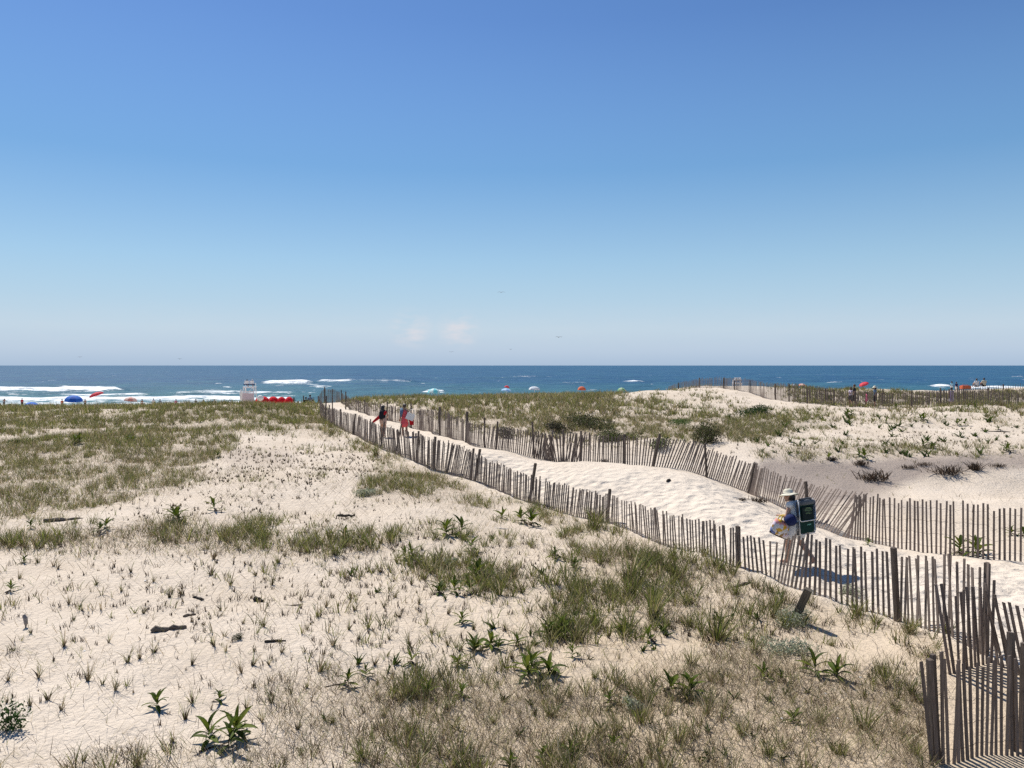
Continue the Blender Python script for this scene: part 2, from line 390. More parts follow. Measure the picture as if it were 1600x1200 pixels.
# sand
sand = new_mat("sand", (.5, .43, .35), .95, .12)
N, K, b = nodes_of(sand); nt = sand.node_tree
geo = N.new('ShaderNodeNewGeometry')
def attr(name):
    a = N.new('ShaderNodeAttribute'); a.attribute_name = name; return a.outputs['Fac']
n1 = noise_node(nt, .35, 5, .6, geo.outputs['Position']); n2 = noise_node(nt, 5, 6, .65, geo.outputs['Position'])
n3 = noise_node(nt, 90, 3, .7, geo.outputs['Position'])
def mixc(a, bb, fac):
    m = N.new('ShaderNodeMix'); m.data_type = 'RGBA'
    for s, v in ((6, a), (7, bb)):
        if isinstance(v, tuple): m.inputs[s].default_value = (*v, 1)
        else: K(v, m.inputs[s])
    if isinstance(fac, float): m.inputs[0].default_value = fac
    else: K(fac, m.inputs[0])
    return m.outputs[2]
def mrange(v, a, bb, c=0., d=1.):
    m = N.new('ShaderNodeMapRange'); m.inputs[1].default_value = a; m.inputs[2].default_value = bb
    m.inputs[3].default_value = c; m.inputs[4].default_value = d; K(v, m.inputs[0]); return m.outputs[0]
def mth(op, a, bb):
    m = N.new('ShaderNodeMath'); m.operation = op
    for i, v in enumerate((a, bb)):
        if isinstance(v, (int, float)): m.inputs[i].default_value = v
        else: K(v, m.inputs[i])
    return m.outputs[0]
c = mixc((.63, .54, .44), (.56, .47, .37), mrange(n1.outputs[0], .35, .65))
c = mixc(c, (.53, .41, .27), mth('MULTIPLY', attr('warm'), .8))
c = mixc(c, (.66, .58, .485), mth('MULTIPLY', attr('path'), .7))
c = mixc(c, (.30, .235, .16), mth('MULTIPLY', mrange(n2.outputs[0], .42, .62), mth('MULTIPLY', attr('veg'), .75)))
c = mixc(c, (.27, .22, .19), mth('MULTIPLY', mrange(attr('dark_sand'), .25, .7), .8))  # mixes in a dark grey brown over those patches
c = mixc(c, (.26, .21, .17), mth('MULTIPLY', mrange(n3.outputs[0], .58, .74), .75))
K(c, b.inputs['Base Color'])
vor = N.new('ShaderNodeTexVoronoi'); vor.feature = 'SMOOTH_F1'; vor.inputs['Scale'].default_value = 3.2
vor.inputs['Smoothness'].default_value = .7; K(geo.outputs['Position'], vor.inputs['Vector'])
vor2 = N.new('ShaderNodeTexVoronoi'); vor2.inputs['Scale'].default_value = 2.1; K(geo.outputs['Position'], vor2.inputs['Vector'])
wav = N.new('ShaderNodeTexWave'); wav.inputs['Scale'].default_value = 2.3; wav.inputs['Distortion'].default_value = 6
wav.inputs['Detail'].default_value = 3; K(geo.outputs['Position'], wav.inputs['Vector'])
n4 = noise_node(nt, 17, 5, .6, geo.outputs['Position'])
h = mth('ADD', mth('ADD', mth('MULTIPLY', n2.outputs[0], .06), mth('MULTIPLY', n4.outputs[0], .030)), mth('MULTIPLY', n3.outputs[0], .004))
h = mth('ADD', h, mth('MULTIPLY', mth('MULTIPLY', vor.outputs['Distance'], .11), attr('path')))
pit = mrange(vor2.outputs['Distance'], .05, .42, -1., 0.)
h = mth('ADD', h, mth('MULTIPLY', mth('MULTIPLY', pit, .07), attr('path')))
h = mth('ADD', h, mth('MULTIPLY', mth('MULTIPLY', wav.outputs['Fac'], .005), mrange(attr('path'), 0., 1., 1., .1)))
bp = N.new('ShaderNodeBump'); bp.inputs['Strength'].default_value = 1.0; bp.inputs['Distance'].default_value = 1.0
K(h, bp.inputs['Height']); K(bp.outputs[0], b.inputs['Normal'])

# vegetation (colour of each blade stored on the mesh)
def leafy(name, rough=.6, trans=.25):
    m = new_mat(name, (.08, .1, .04), rough, .25); N, K, b = nodes_of(m)
    a = N.new('ShaderNodeAttribute'); a.attribute_name = 'col'
    K(a.outputs['Color'], b.inputs['Base Color'])
    tr = N.new('ShaderNodeBsdfTranslucent'); K(a.outputs['Color'], tr.inputs['Color'])
    mx = N.new('ShaderNodeMixShader'); mx.inputs[0].default_value = trans
    K(b.outputs[0], mx.inputs[1]); K(tr.outputs[0], mx.inputs[2]); K(mx.outputs[0], N['Material Output'].inputs[0])
    return m
M_blade = leafy("grass_blades", .5, .42)
M_leaf = leafy("broad_leaves", .6, .3); M_leaf.node_tree.nodes['Principled BSDF'].inputs['Specular IOR Level'].default_value = .1
M_wood = textured("weathered_picket_wood", (.225, .178, .15), (.115, .088, .072), 9, .85, .2, .6, .004, (7, 7, .6), .28)
M_post = textured("weathered_post_wood", (.15, .118, .096), (.078, .062, .05), 8, .85, .2, .6, .005, (5, 5, .5), .2)
M_wire = textured("rusty_wire", (.10, .07, .055), (.05, .04, .035), 40, .6, .4, .1)
M_drift = textured("driftwood", (.20, .165, .13), (.07, .055, .045), 14, .9, .15, .8, .01, (1, 5, 5))

# ------------------------------------------------------------------ the ground
ff, fs = grid_faces(NV, NU)
_warm = np.clip((1.2 - Yg / 22), 0, 1) * np.clip((PXg - 500) / 500, 0, 1) * (1 - _pm)
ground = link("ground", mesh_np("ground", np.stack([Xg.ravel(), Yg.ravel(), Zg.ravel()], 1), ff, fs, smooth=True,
        attrs=dict(path=_pm.ravel(), veg=np.clip(np.maximum(_gm, _tm), 0, 1).ravel(), dark_sand=_dm.ravel(), warm=_warm.ravel())), sand)
tag(ground, "pale wind-blown sand of the dunes, the trodden path and the beach", kind="structure")

# ------------------------------------------------------------------ the sea
SNU, SNV = 380, 480
sv = np.concatenate([np.exp(np.linspace(math.log(150), math.log(900), 360)), np.exp(np.linspace(math.log(915), math.log(90000), SNV - 360))])
su = np.linspace(-1.25, 1.25, SNU)
SU, SY = np.meshgrid(su, sv)
SX = SU * SY
wy = SY + 6 * fbm(SX / 60, SY / 60, 3)                    # wandering crest lines
fade = np.clip(1 - SY / 900, 0, 1) * np.clip((SY - 170) / 40, 0, 1)
Z = fade * (0.28 * np.sin(wy / 3.4 + fbm(SX / 25, SY / 40, 2) * 6) + .5 * fbm(SX / 9, SY / 4, 4) + .25 * np.sin(wy / 7.5 + 1.3 + SX / 40))
foam = np.zeros_like(Z)
teal = np.clip((430 - SY) / 260, 0, 1)
SPX = 800 + F * SU
def breaker(px0, px1, py, amp, half, foamy, tail=0., edge=26):
    """a wave line: crest at the distance seen on photo row py, white water spilling shoreward"""
    global Z, foam
    y0 = CZ * F / (py - HY)
    s = np.clip((SPX - px0) / edge, 0, 1) * np.clip((px1 - SPX) / edge, 0, 1)
    line = y0 + 5 * vnoise(SPX / 45 + py, SPX * 0 + py) * (y0 / 260)
    t = (SY - line) / half
    ridge = np.exp(-np.where(t > 0, t * .8, t * 1.6) ** 2)
    Z += amp * s * ridge
    fo = np.where(t < .6, np.clip(1 - np.abs(t + .1) / 1.3, 0, 1), 0) * foamy
    fo = np.maximum(fo, tail * np.clip(1 + (t + .5) / 4.5, 0, 1) * (t < 0))
    foam = np.maximum(foam, s * fo)
breaker(-900, 205, 610.5, 1.4, 15, 1.05, .42)
breaker(-900, 75, 617.5, .7, 8, .45, .2)
breaker(395, 500, 599, 1.6, 17, .92, .40)
breaker(420, 520, 601.5, .6, 10, .6, .2)
breaker(480, 570, 597, 1.3, 22, .72, .35)
breaker(540, 660, 597.5, 1.6, 26, .50, .25)
breaker(330, 378, 605.5, .7, 14, .85, .3)
breaker(470, 535, 604.5, .5, 9, .62, .2)
breaker(60, 215, 603.5, .4, 7, .5, .0)
breaker(780, 860, 590, 1.3, 26, .52, .1)
breaker(860, 930, 599.5, .8, 12, .58, .3)
breaker(960, 1020, 596.5, .8, 14, .66, .1)
breaker(645, 712, 612.5, .7, 8, .7, .4)
breaker(690, 860, 609, .4, 6, .45, .1)
breaker(255, 480, 615.5, .7, 7, .75, .42)
breaker(-900, 470, 624, .6, 8, .95, .62)
breaker(75, 250, 616.5, .5, 6, .8, .55)
breaker(1440, 1500, 604, .9, 12, .9, .55)
breaker(1490, 1540, 592, 1.0, 20, .62, .1)
breaker(1560, 1640, 589.5, .8, 24, .5, .1)
breaker(1280, 1330, 598, .8, 14, .8, .2)
breaker(1490, 2600, 608, .9, 10, .8, .4)
shore = np.clip((212 - SY) / 22, 0, 1)
foam = np.maximum(foam, shore * .58 * np.clip((560 - SPX) / 120, .3, 1))
wash = (1 - shore)
ff, fs = grid_faces(SNV, SNU)
water = new_mat("sea_water", (.02, .07, .11), .22, .5)
N, K, b = nodes_of(water); nt = water.node_tree; geo = N.new('ShaderNodeNewGeometry')
b.inputs['IOR'].default_value = 1.33
def mapped(sx, sy):
    mp = N.new('ShaderNodeMapping'); mp.inputs['Scale'].default_value = (sx, sy, 1); K(geo.outputs['Position'], mp.inputs[0]); return mp.outputs[0]
na = noise_node(nt, 1, 6, .62, mapped(.03, .012)); nb = noise_node(nt, 1, 8, .74, mapped(.17, .5)); nc = noise_node(nt, 1, 6, .7, mapped(.05, .055))
nd = noise_node(nt, 1, 7, .75, mapped(.010, .006))
deep = mixc((.024, .078, .160), (.034, .100, .180), mrange(nd.outputs[0], .4, .6))
wc = mixc(deep, (.050, .150, .175), attr('teal'))
wc = mixc(wc, (.065, .185, .175), mth('MULTIPLY', mrange(nc.outputs[0], .48, .7), .45))
wc = mixc(wc, (.014, .050, .110), mth('MULTIPLY', mrange(na.outputs[0], .5, .68), .5))
# whitecaps + foam lace
caps = mth('MULTIPLY', mrange(noise_node(nt, 1, 5, .62, mapped(.085, .05)).outputs[0], .665, .70), mrange(nb.outputs[0], .46, .54))
fm = mth('ADD', attr('foam'), mth('MULTIPLY', mth('SUBTRACT', nb.outputs[0], .5), 2.2))
fm = mth('MULTIPLY', mrange(fm, .50, .62), mrange(attr('foam'), .04, .2))
fm = mth('MAXIMUM', fm, mth('MULTIPLY', caps, .8))
wc = mixc(wc, (.80, .82, .82), fm)
K(wc, b.inputs['Base Color'])
K(mrange(fm, 0., 1., .5, .9), b.inputs['Roughness']); K(mrange(fm, 0., 1., .07, .05), b.inputs['Specular IOR Level'])
bp = N.new('ShaderNodeBump'); bp.inputs['Strength'].default_value = 1.0; bp.inputs['Distance'].default_value = .45
K(nb.outputs[0], bp.inputs['Height'])
bp2 = N.new('ShaderNodeBump'); bp2.inputs['Strength'].default_value = 1.0; bp2.inputs['Distance'].default_value = 2.2
K(nc.outputs[0], bp2.inputs['Height']); K(bp.outputs[0], bp2.inputs['Normal']); K(bp2.outputs[0], b.inputs['Normal'])
sea = link("sea", mesh_np("sea", np.stack([SX.ravel(), SY.ravel(), Z.ravel()], 1), ff, fs, smooth=True, attrs=dict(foam=foam.ravel(), teal=teal.ravel())), water)
tag(sea, "blue green ocean with white breakers rolling in to the beach", kind="structure")

# ------------------------------------------------------------------ snow fences
def frame_box(sx, sy, h, top_jit=0.0, seed=0):
    """an upright batten, slightly tapered and rough-sawn, foot at the origin"""
    r = random.Random(seed); V = []
    for k, t in enumerate((0, .5, 1)):
        ox = r.uniform(-.12, .12) * sx if 0 < k < 2 else 0
        w = sx * (1 - .06 * t); 
        for a, b_ in ((-1, -1), (1, -1), (1, 1), (-1, 1)):
            V.append((a * w / 2 + ox, b_ * sy / 2, h * t + (r.uniform(-1, 1) * top_jit if k == 2 else 0)))
    Fc = [(3, 2, 1, 0), (8, 9, 10, 11)]
    for k in (0, 1):
        for i in range(4): Fc.append((k * 4 + i, k * 4 + (i + 1) % 4, k * 4 + 4 + (i + 1) % 4, k * 4 + 4 + i))
    return V, Fc
def mesh_py(name, V, Fc, mat=None, smooth=False):
    me = bpy.data.meshes.new(name); me.from_pydata(V, [], Fc); me.update()
    if smooth: me.polygons.foreach_set("use_smooth", np.ones(len(me.polygons), bool))
    if mat: me.materials.append(mat)
    return me
picket_meshes = [mesh_py("picket", *frame_box((.047) * (1 + .12 * math.sin(i * 2.1)), .012, 1.0, .006, i), M_wood) for i in range(7)]

def along(nodes):
    """world course of a fence with arc length"""
    P_ = [((px - 800) * d / F, d, CZ - (b_ - HY) * d / F, (b_ - t) * d / F, px) for px, d, b_, t in nodes]
    P_ = np.array(P_); s = np.concatenate([[0], np.cumsum(np.hypot(np.diff(P_[:, 0]), np.diff(P_[:, 1])))])
    return P_, s
def lean_at(keys, px):
    if not keys: return 0.0
    ks = sorted(keys); return float(np.interp(px, [k[0] for k in ks], [k[1] for k in ks]))
def build_fence(nodes, label, pitch, leans=(), posts=(), max_parts=300, seed=0, wires=True, gaps=(), wob=.02, hj=.038, group="snow fences along the sand paths", wr=.0032):
    r = random.Random(seed); P_, s = along(nodes)
    x0, y0 = P_[0, 0], P_[0, 1]
    root = empty("snow_fence", (x0, y0, gz(x0, y0)), 0, label, "fence", group)
    inv = Matrix.Translation(root.location).inverted()
    items = []; tops = []
    t = 0.0
    while t < s[-1]:
        x, y, hv, px = (float(np.interp(t, s, P_[:, k])) for k in (0, 1, 3, 4))
        x2, y2 = (float(np.interp(min(t + .3, s[-1] + .0), s, P_[:, k])) for k in (0, 1)); x1, y1 = (float(np.interp(max(t - .3, 0), s, P_[:, k])) for k in (0, 1))
        ang = math.atan2(y2 - y1, x2 - x1)
        wv = wob * 1.8 * math.sin(t * .9 + seed) + wob * 1.2 * math.sin(t * 2.3)
        nx, ny = -math.sin(ang), math.cos(ang)
        bx, by = x + nx * wv, y + ny * wv
        g = gz(bx, by); ztop = max(g + .12, g + hv + r.gauss(0, hj))
        lean = math.radians(lean_at(leans, px) + r.gauss(0, .9))
        tip = math.radians(r.gauss(0, 1.2))
        skip = any(a < px < b_ for a, b_ in gaps) or r.random() < .018
        if not skip:
            H = (ztop - g) + .1
            # lean = tip towards screen right
            M = Matrix.Translation((bx, by, g - .1)) @ Matrix.Rotation(lean, 4, 'Y') @ Matrix.Rotation(ang, 4, 'Z') @ Matrix.Rotation(tip, 4, 'X') @ Matrix.Diagonal((1, 1, H / max(math.cos(lean), .55), 1))
            items.append((H / by, M, r.randrange(7)))
        tops.append((bx, by, g, ztop - g, lean, ang))
        t += (pitch if not isinstance(pitch, tuple) else (pitch[0] if by < 23 else pitch[1])) * r.uniform(.93, 1.07)
    items.sort(key=lambda q: -q[0])
    for _, M, k in items[:max_parts]:
        o = link("picket", picket_meshes[k], None, root); o.matrix_world = M; o.matrix_parent_inverse = Matrix.Identity(4)
        o.matrix_basis = inv @ M
    if len(items) > max_parts:
        VV = []; FF = []
        for _, M, k in items[max_parts:]:
            b0 = len(VV); me = picket_meshes[k]; MM = inv @ M
            VV += [MM @ v.co for v in me.vertices]; FF += [tuple(b0 + i for i in p.vertices) for p in me.polygons]
        o = link("picket_run", mesh_py("picket_run", VV, FF, M_wood), None, root); o["kind"] = "stuff"
    if wires:
        for hfrac in (.14, .38, .62, .86):
            VV = []; FF = []; prev = None
            for i, (bx, by, g, hh, ln, ang) in enumerate(tops):
                zz = g + hh * hfrac + .012 * math.sin(i * .9)
                nx, ny = -math.sin(ang) * .012 * (1 if i % 2 else -1), math.cos(ang) * .012 * (1 if i % 2 else -1)
                c_ = Vector((bx + nx + math.tan(ln) * hh * hfrac, by + ny, zz)) - root.location
                rad = wr if by < 20 else wr * 1.25
                b0 = len(VV)
                for a in range(3):
                    VV.append(c_ + Vector((0, math.cos(a * 2.094), math.sin(a * 2.094))) * rad)
                if prev is not None:
                    for a in range(3): FF.append((prev + a, prev + (a + 1) % 3, b0 + (a + 1) % 3, b0 + a))
                prev = b0
            link("wire", mesh_py("wire", VV, FF, M_wire), None, root)
    for (px, base, top, wpx, lean) in posts:
        # find the fence point at this photo column
        order = np.argsort(P_[:, 4]); d = float(np.interp(px, P_[order, 4], P_[order, 1]))
        x = (px - 800) * d / F; h = (base - top) * d / F; w = max(wpx * d / F * (1 if d < 21 else .78), .05)
        g = gz(x, d)
        V_, F_ = frame_box(w, w * .9, h + .15, .012, int(px))
        M = Matrix.Translation((x, d + .05, g - .15)) @ Matrix.Rotation(math.radians(lean), 4, 'Y') @ Matrix.Rotation(.4, 4, 'Z')
        o = link("post", mesh_py("post", V_, F_, M_post), None, root); o.matrix_basis = inv @ M
    return root

G_F = "snow fences along the sand paths"
build_fence(FEN_A, "long wooden picket snow fence running along the near side of the sand path", (.112, .085),
    leans=[(1543,0),(1300,-1),(1262,2),(1245,9),(1212,10),(1206,2),(1190,-6),(1150,-2),(1000,-3),(900,6),(830,3),(800,2),(735,4),(725,12),(700,10),(690,3),(640,-4),(600,-6),(560,5),(530,0)],
    posts=[(1543,1026,883,7.5,1),(1405,972,856,7.5,-3),(1154,888,824,6,0),(948,806,752,5,5),(826,780,718,5,9),(741,748,697,4.5,9),(735,750,700,4,5),
           (697,732,687,4,12),(678,733,681,4.5,2),(652,723,673,3.5,2),(617,704,657,2.5,11),(594,697,656,2.5,8),(576,692,655,2,4),(551,681,648,3.5,6),
           (532,673,642,3,0),(508,659,620,2.6,2),(513,662,632,2,3),(519,668,630,2,0)],
    gaps=[(1003,1008),(846,850)], seed=1)
build_fence(FEN_B, "picket snow fence on the far side of the path, sagging and leaning where it bends", (.112, .092),
    leans=[(1640,0),(1335,0),(1322,4),(1314,26),(1295,36),(1260,32),(1235,22),(1205,9),(1175,12),(1165,20),(1100,17),(1045,22),(1015,8),(985,0),(900,2),(885,14),(862,-18),(840,10),(800,3),(770,8),(740,0),(600,0)],
    posts=[(1265,806,740,5,-4),(1168,770,722,4,12),(1105,744,690,3.5,-3),(1020,728,676,3.5,11),(976,728,679,4.5,0),(908,726,676,3.2,0),(880,724,672,3,0),(835,717,660,3.2,-3),
           (775,706,662,3,3),(757,700,653,3,0),(728,693,645,4.6,2),(687,684,639,4,0),(642,672,634,2.6,0),(605,658,628,2.4,0),(570,648,626,2,0),(540,640,612,2.2,0)],
    seed=2, wob=.06, hj=.04)
build_fence([(n[0], n[1] + .35, n[2], n[3]) for n in FEN_B if 820 <= n[0] <= 905], "crumpled second layer of pickets tangled behind the bend of the far path fence", .10,
    leans=[(900,16),(870,-14),(850,20),(830,-10)], seed=21, wires=False, hj=.08)
build_fence(FEN_C, "short run of pickets climbing the dune edge where the path drops to the beach", .15,
    posts=[(497,641,622,1.8,0),(507,638,611,1.8,0),(519,634,612,1.6,0),(533,628,608,1.8,0)], seed=3, wires=False)
build_fence(FEN_D, "long dark picket fence crossing the crest of the right hand dune", .125,
    posts=[(x, ys[0], ys[1] + 1.2, 1.7, 0) for x, *ys in [(1060,608,596),(1093,607,590),(1131,608,590),(1148,609,593),(1172,615,594),(1212,626,599),(1233,629,599),(1262,632,607),(1303,637,610),(1425,637,608),(1500,633,606),(1568,634,611)]],
    leans=[(1100,0),(1140,4),(1200,0)], seed=4, wires=False, wob=.05, hj=.05)
build_fence(FEN_E, "second picket fence standing behind the people on the right hand dune path", .125,
    posts=[(1290,628,605,2,0),(1380,632,606,2,0),(1470,631,605,2,0),(1545,628,605,2,0)], seed=5, wires=False, hj=.05)
build_fence([(1485,92,609,603),(1530,90,606,600),(1570,88,603,596),(1640,87,601,594)], "low grey picket line on the sandy crest beside the two sitting people", .24,
    posts=[(1497,608,601,1.6,0),(1568,603,594,2,0)], seed=6, wires=False, hj=.06)
build_fence([(425,72,640,630),(455,72,641,628),(500,72,642,627)], "sparse picket line at the beach end behind the left dune", .55,
    posts=[(459,641,624,2.6,0),(474,641,622,2.2,0),(426,640,628,1.6,0)], seed=7, wires=False)
# loose end of the near fence folded back on itself beside its end post
build_fence([(1540,11.7,1030,905),(1515,11.6,1032,908),(1492,11.5,1036,916),(1475,11.4,1038,902)], "loose end of snow fence folded back beside the tall end post", .085,
    leans=[(1540,1),(1515,-4),(1490,-1),(1480,-7),(1474,-11)], seed=8, hj=.06, wob=.05)
build_fence([(1552,11.6,1062,940),(1575,11.3,1068,946),(1600,11.0,1078,958),(1640,10.7,1090,970),(1900,10.2,1130,1000)], "leaning picket run turning off the path behind the corner fence", .105,
    leans=[(1552,-9),(1600,-12),(1640,-12)], seed=9)
build_fence([(1453,8.75,1204,1038),(1480,8.85,1200,1039),(1510,9.0,1194,1042),(1540,9.2,1184,1034),(1565,9.35,1176,1020),(1600,9.5,1168,1003),(1680,9.8,1160,995),(1950,10.0,1150,990)],
    "nearest snow fence at the lower right corner, pickets bound to two dark posts", .088,
    leans=[(1453,-5),(1470,-2),(1500,-1),(1560,0)], posts=[(1463,1205,1045,9,-2),(1471,1206,1037,5,-3),(1587,1170,984,9,-1),(1600,1168,1002,5,1)], seed=10, hj=.035, wob=.04, wr=.003)

# ------------------------------------------------------------------ vegetation: blades as real ribbons
def lin(*c): return np.array(c, float)
def blades(base, h, az, lean, bend, w, col, seg=2, side_rand=True):
    """base (n,3); returns vertex/face arrays of curved ribbons tapering to a point"""
    n = len(h); r = rng
    dx, dy = np.cos(az), np.sin(az)
    sa = r.uniform(0, np.pi, n); sx, sy = np.cos(sa), np.sin(sa)
    rows = []
    for k in range(seg + 1):
        t = k / seg
        out = (lean * t + bend * t * t) * h
        up = h * t * np.sqrt(np.clip(1 - (lean * .6 + bend * t * .7) ** 2, .02, 1))
        rows.append(np.stack([base[:, 0] + dx * out, base[:, 1] + dy * out, base[:, 2] + up], 1))
    S = np.stack([sx, sy, np.zeros(n)], 1)
    per = 2 * seg + 1; V = np.empty((n, per, 3))
    for k in range(seg):
        ww = (w * (1 - .35 * k / seg) / 2)[:, None]
        V[:, 2 * k] = rows[k] - S * ww; V[:, 2 * k + 1] = rows[k] + S * ww
    V[:, per - 1] = rows[seg]
    idx = np.arange(n)[:, None] * per; quads = []
    for k in range(seg - 1): quads.append(idx + np.array([2 * k, 2 * k + 1, 2 * k + 3, 2 * k + 2]))
    tri = idx + np.array([per - 3, per - 2, per - 1])
    flat = np.concatenate([q.ravel() for q in quads] + [tri.ravel()]) if quads else tri.ravel()
    sizes = np.concatenate([np.full(n * (seg - 1), 4), np.full(n, 3)]).astype(int)
    return V.reshape(-1, 3), flat, sizes, np.repeat(col, per, 0)
GREENS = np.array([(.15,.170,.030),(.19,.205,.042),(.075,.105,.022),(.26,.25,.075),(.12,.150,.034)])
OLIVES = np.array([(.185,.165,.070),(.24,.21,.105),(.135,.120,.055)])
TANS = np.array([(.36,.28,.17),(.26,.20,.12),(.50,.41,.27),(.17,.125,.075)])
BROWNS = np.array([(.055,.036,.025),(.085,.058,.038),(.035,.026,.02)])
def pick(pal, n, jit=.18):
    c_ = pal[rng.integers(0, len(pal), n)]; return c_ * (1 + rng.normal(0, jit, (n, 1))).clip(.4, 1.7)
def tuft_blades(cx, cy, nb, spread, h, dry, seg, wmul, upright=.35):
    """nb blades (int array) round each tuft centre"""
    rep = np.repeat(np.arange(len(cx)), nb); n = len(rep)
    a = rng.uniform(0, 2 * np.pi, n); rad = np.abs(rng.normal(0, 1, n)) * spread[rep]
    x = cx[rep] + np.cos(a) * rad; y = cy[rep] + np.sin(a) * rad
    az = a + rng.normal(0, .7, n)
    hh = h[rep] * rng.uniform(.45, 1.15, n)
    lean = rng.uniform(.02, upright, n) + rad / np.maximum(spread[rep], .01) * .08
    bend = rng.uniform(.05, .5, n)
    isdry = rng.random(n) < dry[rep]; ol = rng.random(n) < .3
    col = np.where(isdry[:, None], pick(TANS, n), np.where(ol[:, None], pick(OLIVES, n), pick(GREENS, n)))
    shade = (1 + .22 * vnoise(x / 1.7, y / 1.7))[:, None]
    col = (col * shade).clip(0.01, .6)
    w = wmul[rep] * rng.uniform(.6, 1.3, n)
    z = gz(x, y) - .015
    return blades(np.stack([x, y, z], 1), hh, az, lean, bend, w, col, seg)
def scatter_pts(n, y0, y1, xw=.72):
    y = np.sqrt(rng.uniform(y0 ** 2, y1 ** 2, n)); x = rng.uniform(-xw, xw, n) * y
    return x, y
def join(parts):
    V = []; Fl = []; S3 = []; S4 = []; C = []; off = 0
    Vs = [p[0] for p in parts]; Cs = [p[3] for p in parts]; fl = []; sz = []
    for p in parts: fl.append(p[1] + off); sz.append(p[2]); off += len(p[0])
    return np.concatenate(Vs), np.concatenate(fl), np.concatenate(sz), np.concatenate(Cs)
def stuff(name, label, cat, parts, mat=M_blade):
    V_, fl, sz, cc = join(parts)
    o = link(name, mesh_np(name, V_, fl, sz, cc), mat); tag(o, label, cat, None, "stuff"); print(name, len(sz)); return o

# height and dryness maps
tall_map = layer([(.50, [(0,0),(1600,0),(1600,1200),(0,1200)])], 1)
tall_map = np.maximum(tall_map, layer([(1.0, [(940,860),(1010,860),(1020,960),(950,960)]), (1.0, [(1070,930),(1170,930),(1170,1005),(1070,1000)]), (1.0,[(960,930),(1040,930),(1040,990),(960,990)]),
     (.85,[(790,775),(1000,815),(1250,930),(1100,930),(950,880)]), (.8,[(560,640),(700,610),(960,605),(1040,640),(900,660),(600,650)]), (.7,[(0,640),(500,625),(520,660),(0,675)])], 4))
def cover(y0, y1, dens, nbl, hgt, seg, wbase, dryk, region=None, xw=.72, spread=.09):
    area = xw * (y1 ** 2 - y0 ** 2); n = int(area * dens)
    x, y = scatter_pts(n, y0, y1, xw); z = gz(x, y); px, py = proj(x, y, z)
    d = look(grass_map, px, py)
    d = d * np.clip(1 + 2.6 * fbm(x / 1.1, y / 1.1, 3), .0, 3) * (1 + 1.0 * fbm(x / 5 + 7, y / 5, 2))
    keep = (rng.random(n) < d) & (d > .02)
    if region is not None: keep &= region(px, py, x, y)
    global LAST
    x, y, px, py = x[keep], y[keep], px[keep], py[keep]; d = d[keep]; n = len(x)
    th = look(thatch_map, px, py); tl = look(tall_map, px, py)
    h = hgt * (.55 + .75 * tl) * rng.uniform(.6, 1.25, n)
    # sparse places grow small thin tufts
    h *= np.clip(.55 + d * .9, .5, 1.1)
    nb = np.maximum(2, (nbl * rng.uniform(.4, 1.5, n) * np.clip(.35 + d * 1.1, .3, 1.3))).astype(int)
    dry = np.clip(dryk + .25 * th + .3 * vnoise(x / 3, y / 3) + np.where(d < .2, .15, 0), .1, .9)
    px_w = wbase * np.ones(n)
    LAST = (x, y, h)
    return tuft_blades(x, y, nb, np.full(n, spread) * rng.uniform(.4, 1.3, n), h, dry, seg, px_w, .42)
_fa = np.array([(d, (px - 800) * d / F) for px, d, b_, t in FEN_A] + [(66, -18.5), (95, -27)])
leftside = lambda px, py, x, y: (x - .1 < np.interp(y, _fa[:, 0], _fa[:, 1]))
rightside = lambda px, py, x, y: ~leftside(px, py, x, y)
stuff("dune_grass", "olive green dune grass carpeting the low dunes left of the path", "grass",
      [cover(20, 34, 27, 11, .30, 2, .012, .26, leftside), cover(34, 50, 17, 11, .36, 2, .018, .26, leftside), cover(50, 78, 11, 9, .44, 2, .028, .30, leftside)])
stuff("dune_grass", "tangled green and straw coloured grass in front of the near fence", "grass",
      [cover(7.5, 12.5, 22, 20, .31, 3, .0100, .16, leftside, spread=.05), cover(12.5, 20, 22, 17, .37, 3, .0130, .16, leftside, spread=.06)])
stuff("dune_grass", "upright grass on the broad dune between the path and the far right fence", "grass",
      [cover(8, 30, 8, 11, .28, 2, .009, .3, rightside), cover(30, 50, 15, 10, .34, 2, .018, .26, rightside, .74), cover(50, 86, 7.0, 9, .46, 2, .034, .26, rightside, .74)])

def crowns(y0, y1, dens, frac):
    # dead brown sheaths packed at the foot of the tufts
    area = .72 * (y1 ** 2 - y0 ** 2); n = int(area * dens); x, y = scatter_pts(n, y0, y1); px, py = proj(x, y, gz(x, y))
    d = look(grass_map, px, py) * np.clip(1 + 2.6 * fbm(x / 1.1, y / 1.1, 3), 0, 3) * frac; k = (rng.random(n) < d) & leftside(px, py, x, y); x, y = x[k], y[k]; n = len(x)
    nb = rng.integers(6, 15, n); rep = np.repeat(np.arange(n), nb); m = len(rep); sp = rng.uniform(.02, .06, n)[rep]
    bx = x[rep] + rng.normal(0, 1, m) * sp; by = y[rep] + rng.normal(0, 1, m) * sp
    return blades(np.stack([bx, by, gz(bx, by) - .01], 1), rng.uniform(.05, .15, m), rng.uniform(0, 6.28, m), rng.uniform(0, .5, m), rng.uniform(-.1, .3, m), rng.uniform(.006, .014, m), pick(BROWNS, m), 2)
stuff("dead_grass_sheaths", "dark brown dead sheaths packed at the feet of the foreground grass", "grass", [crowns(7.5, 20, 24, .75)])

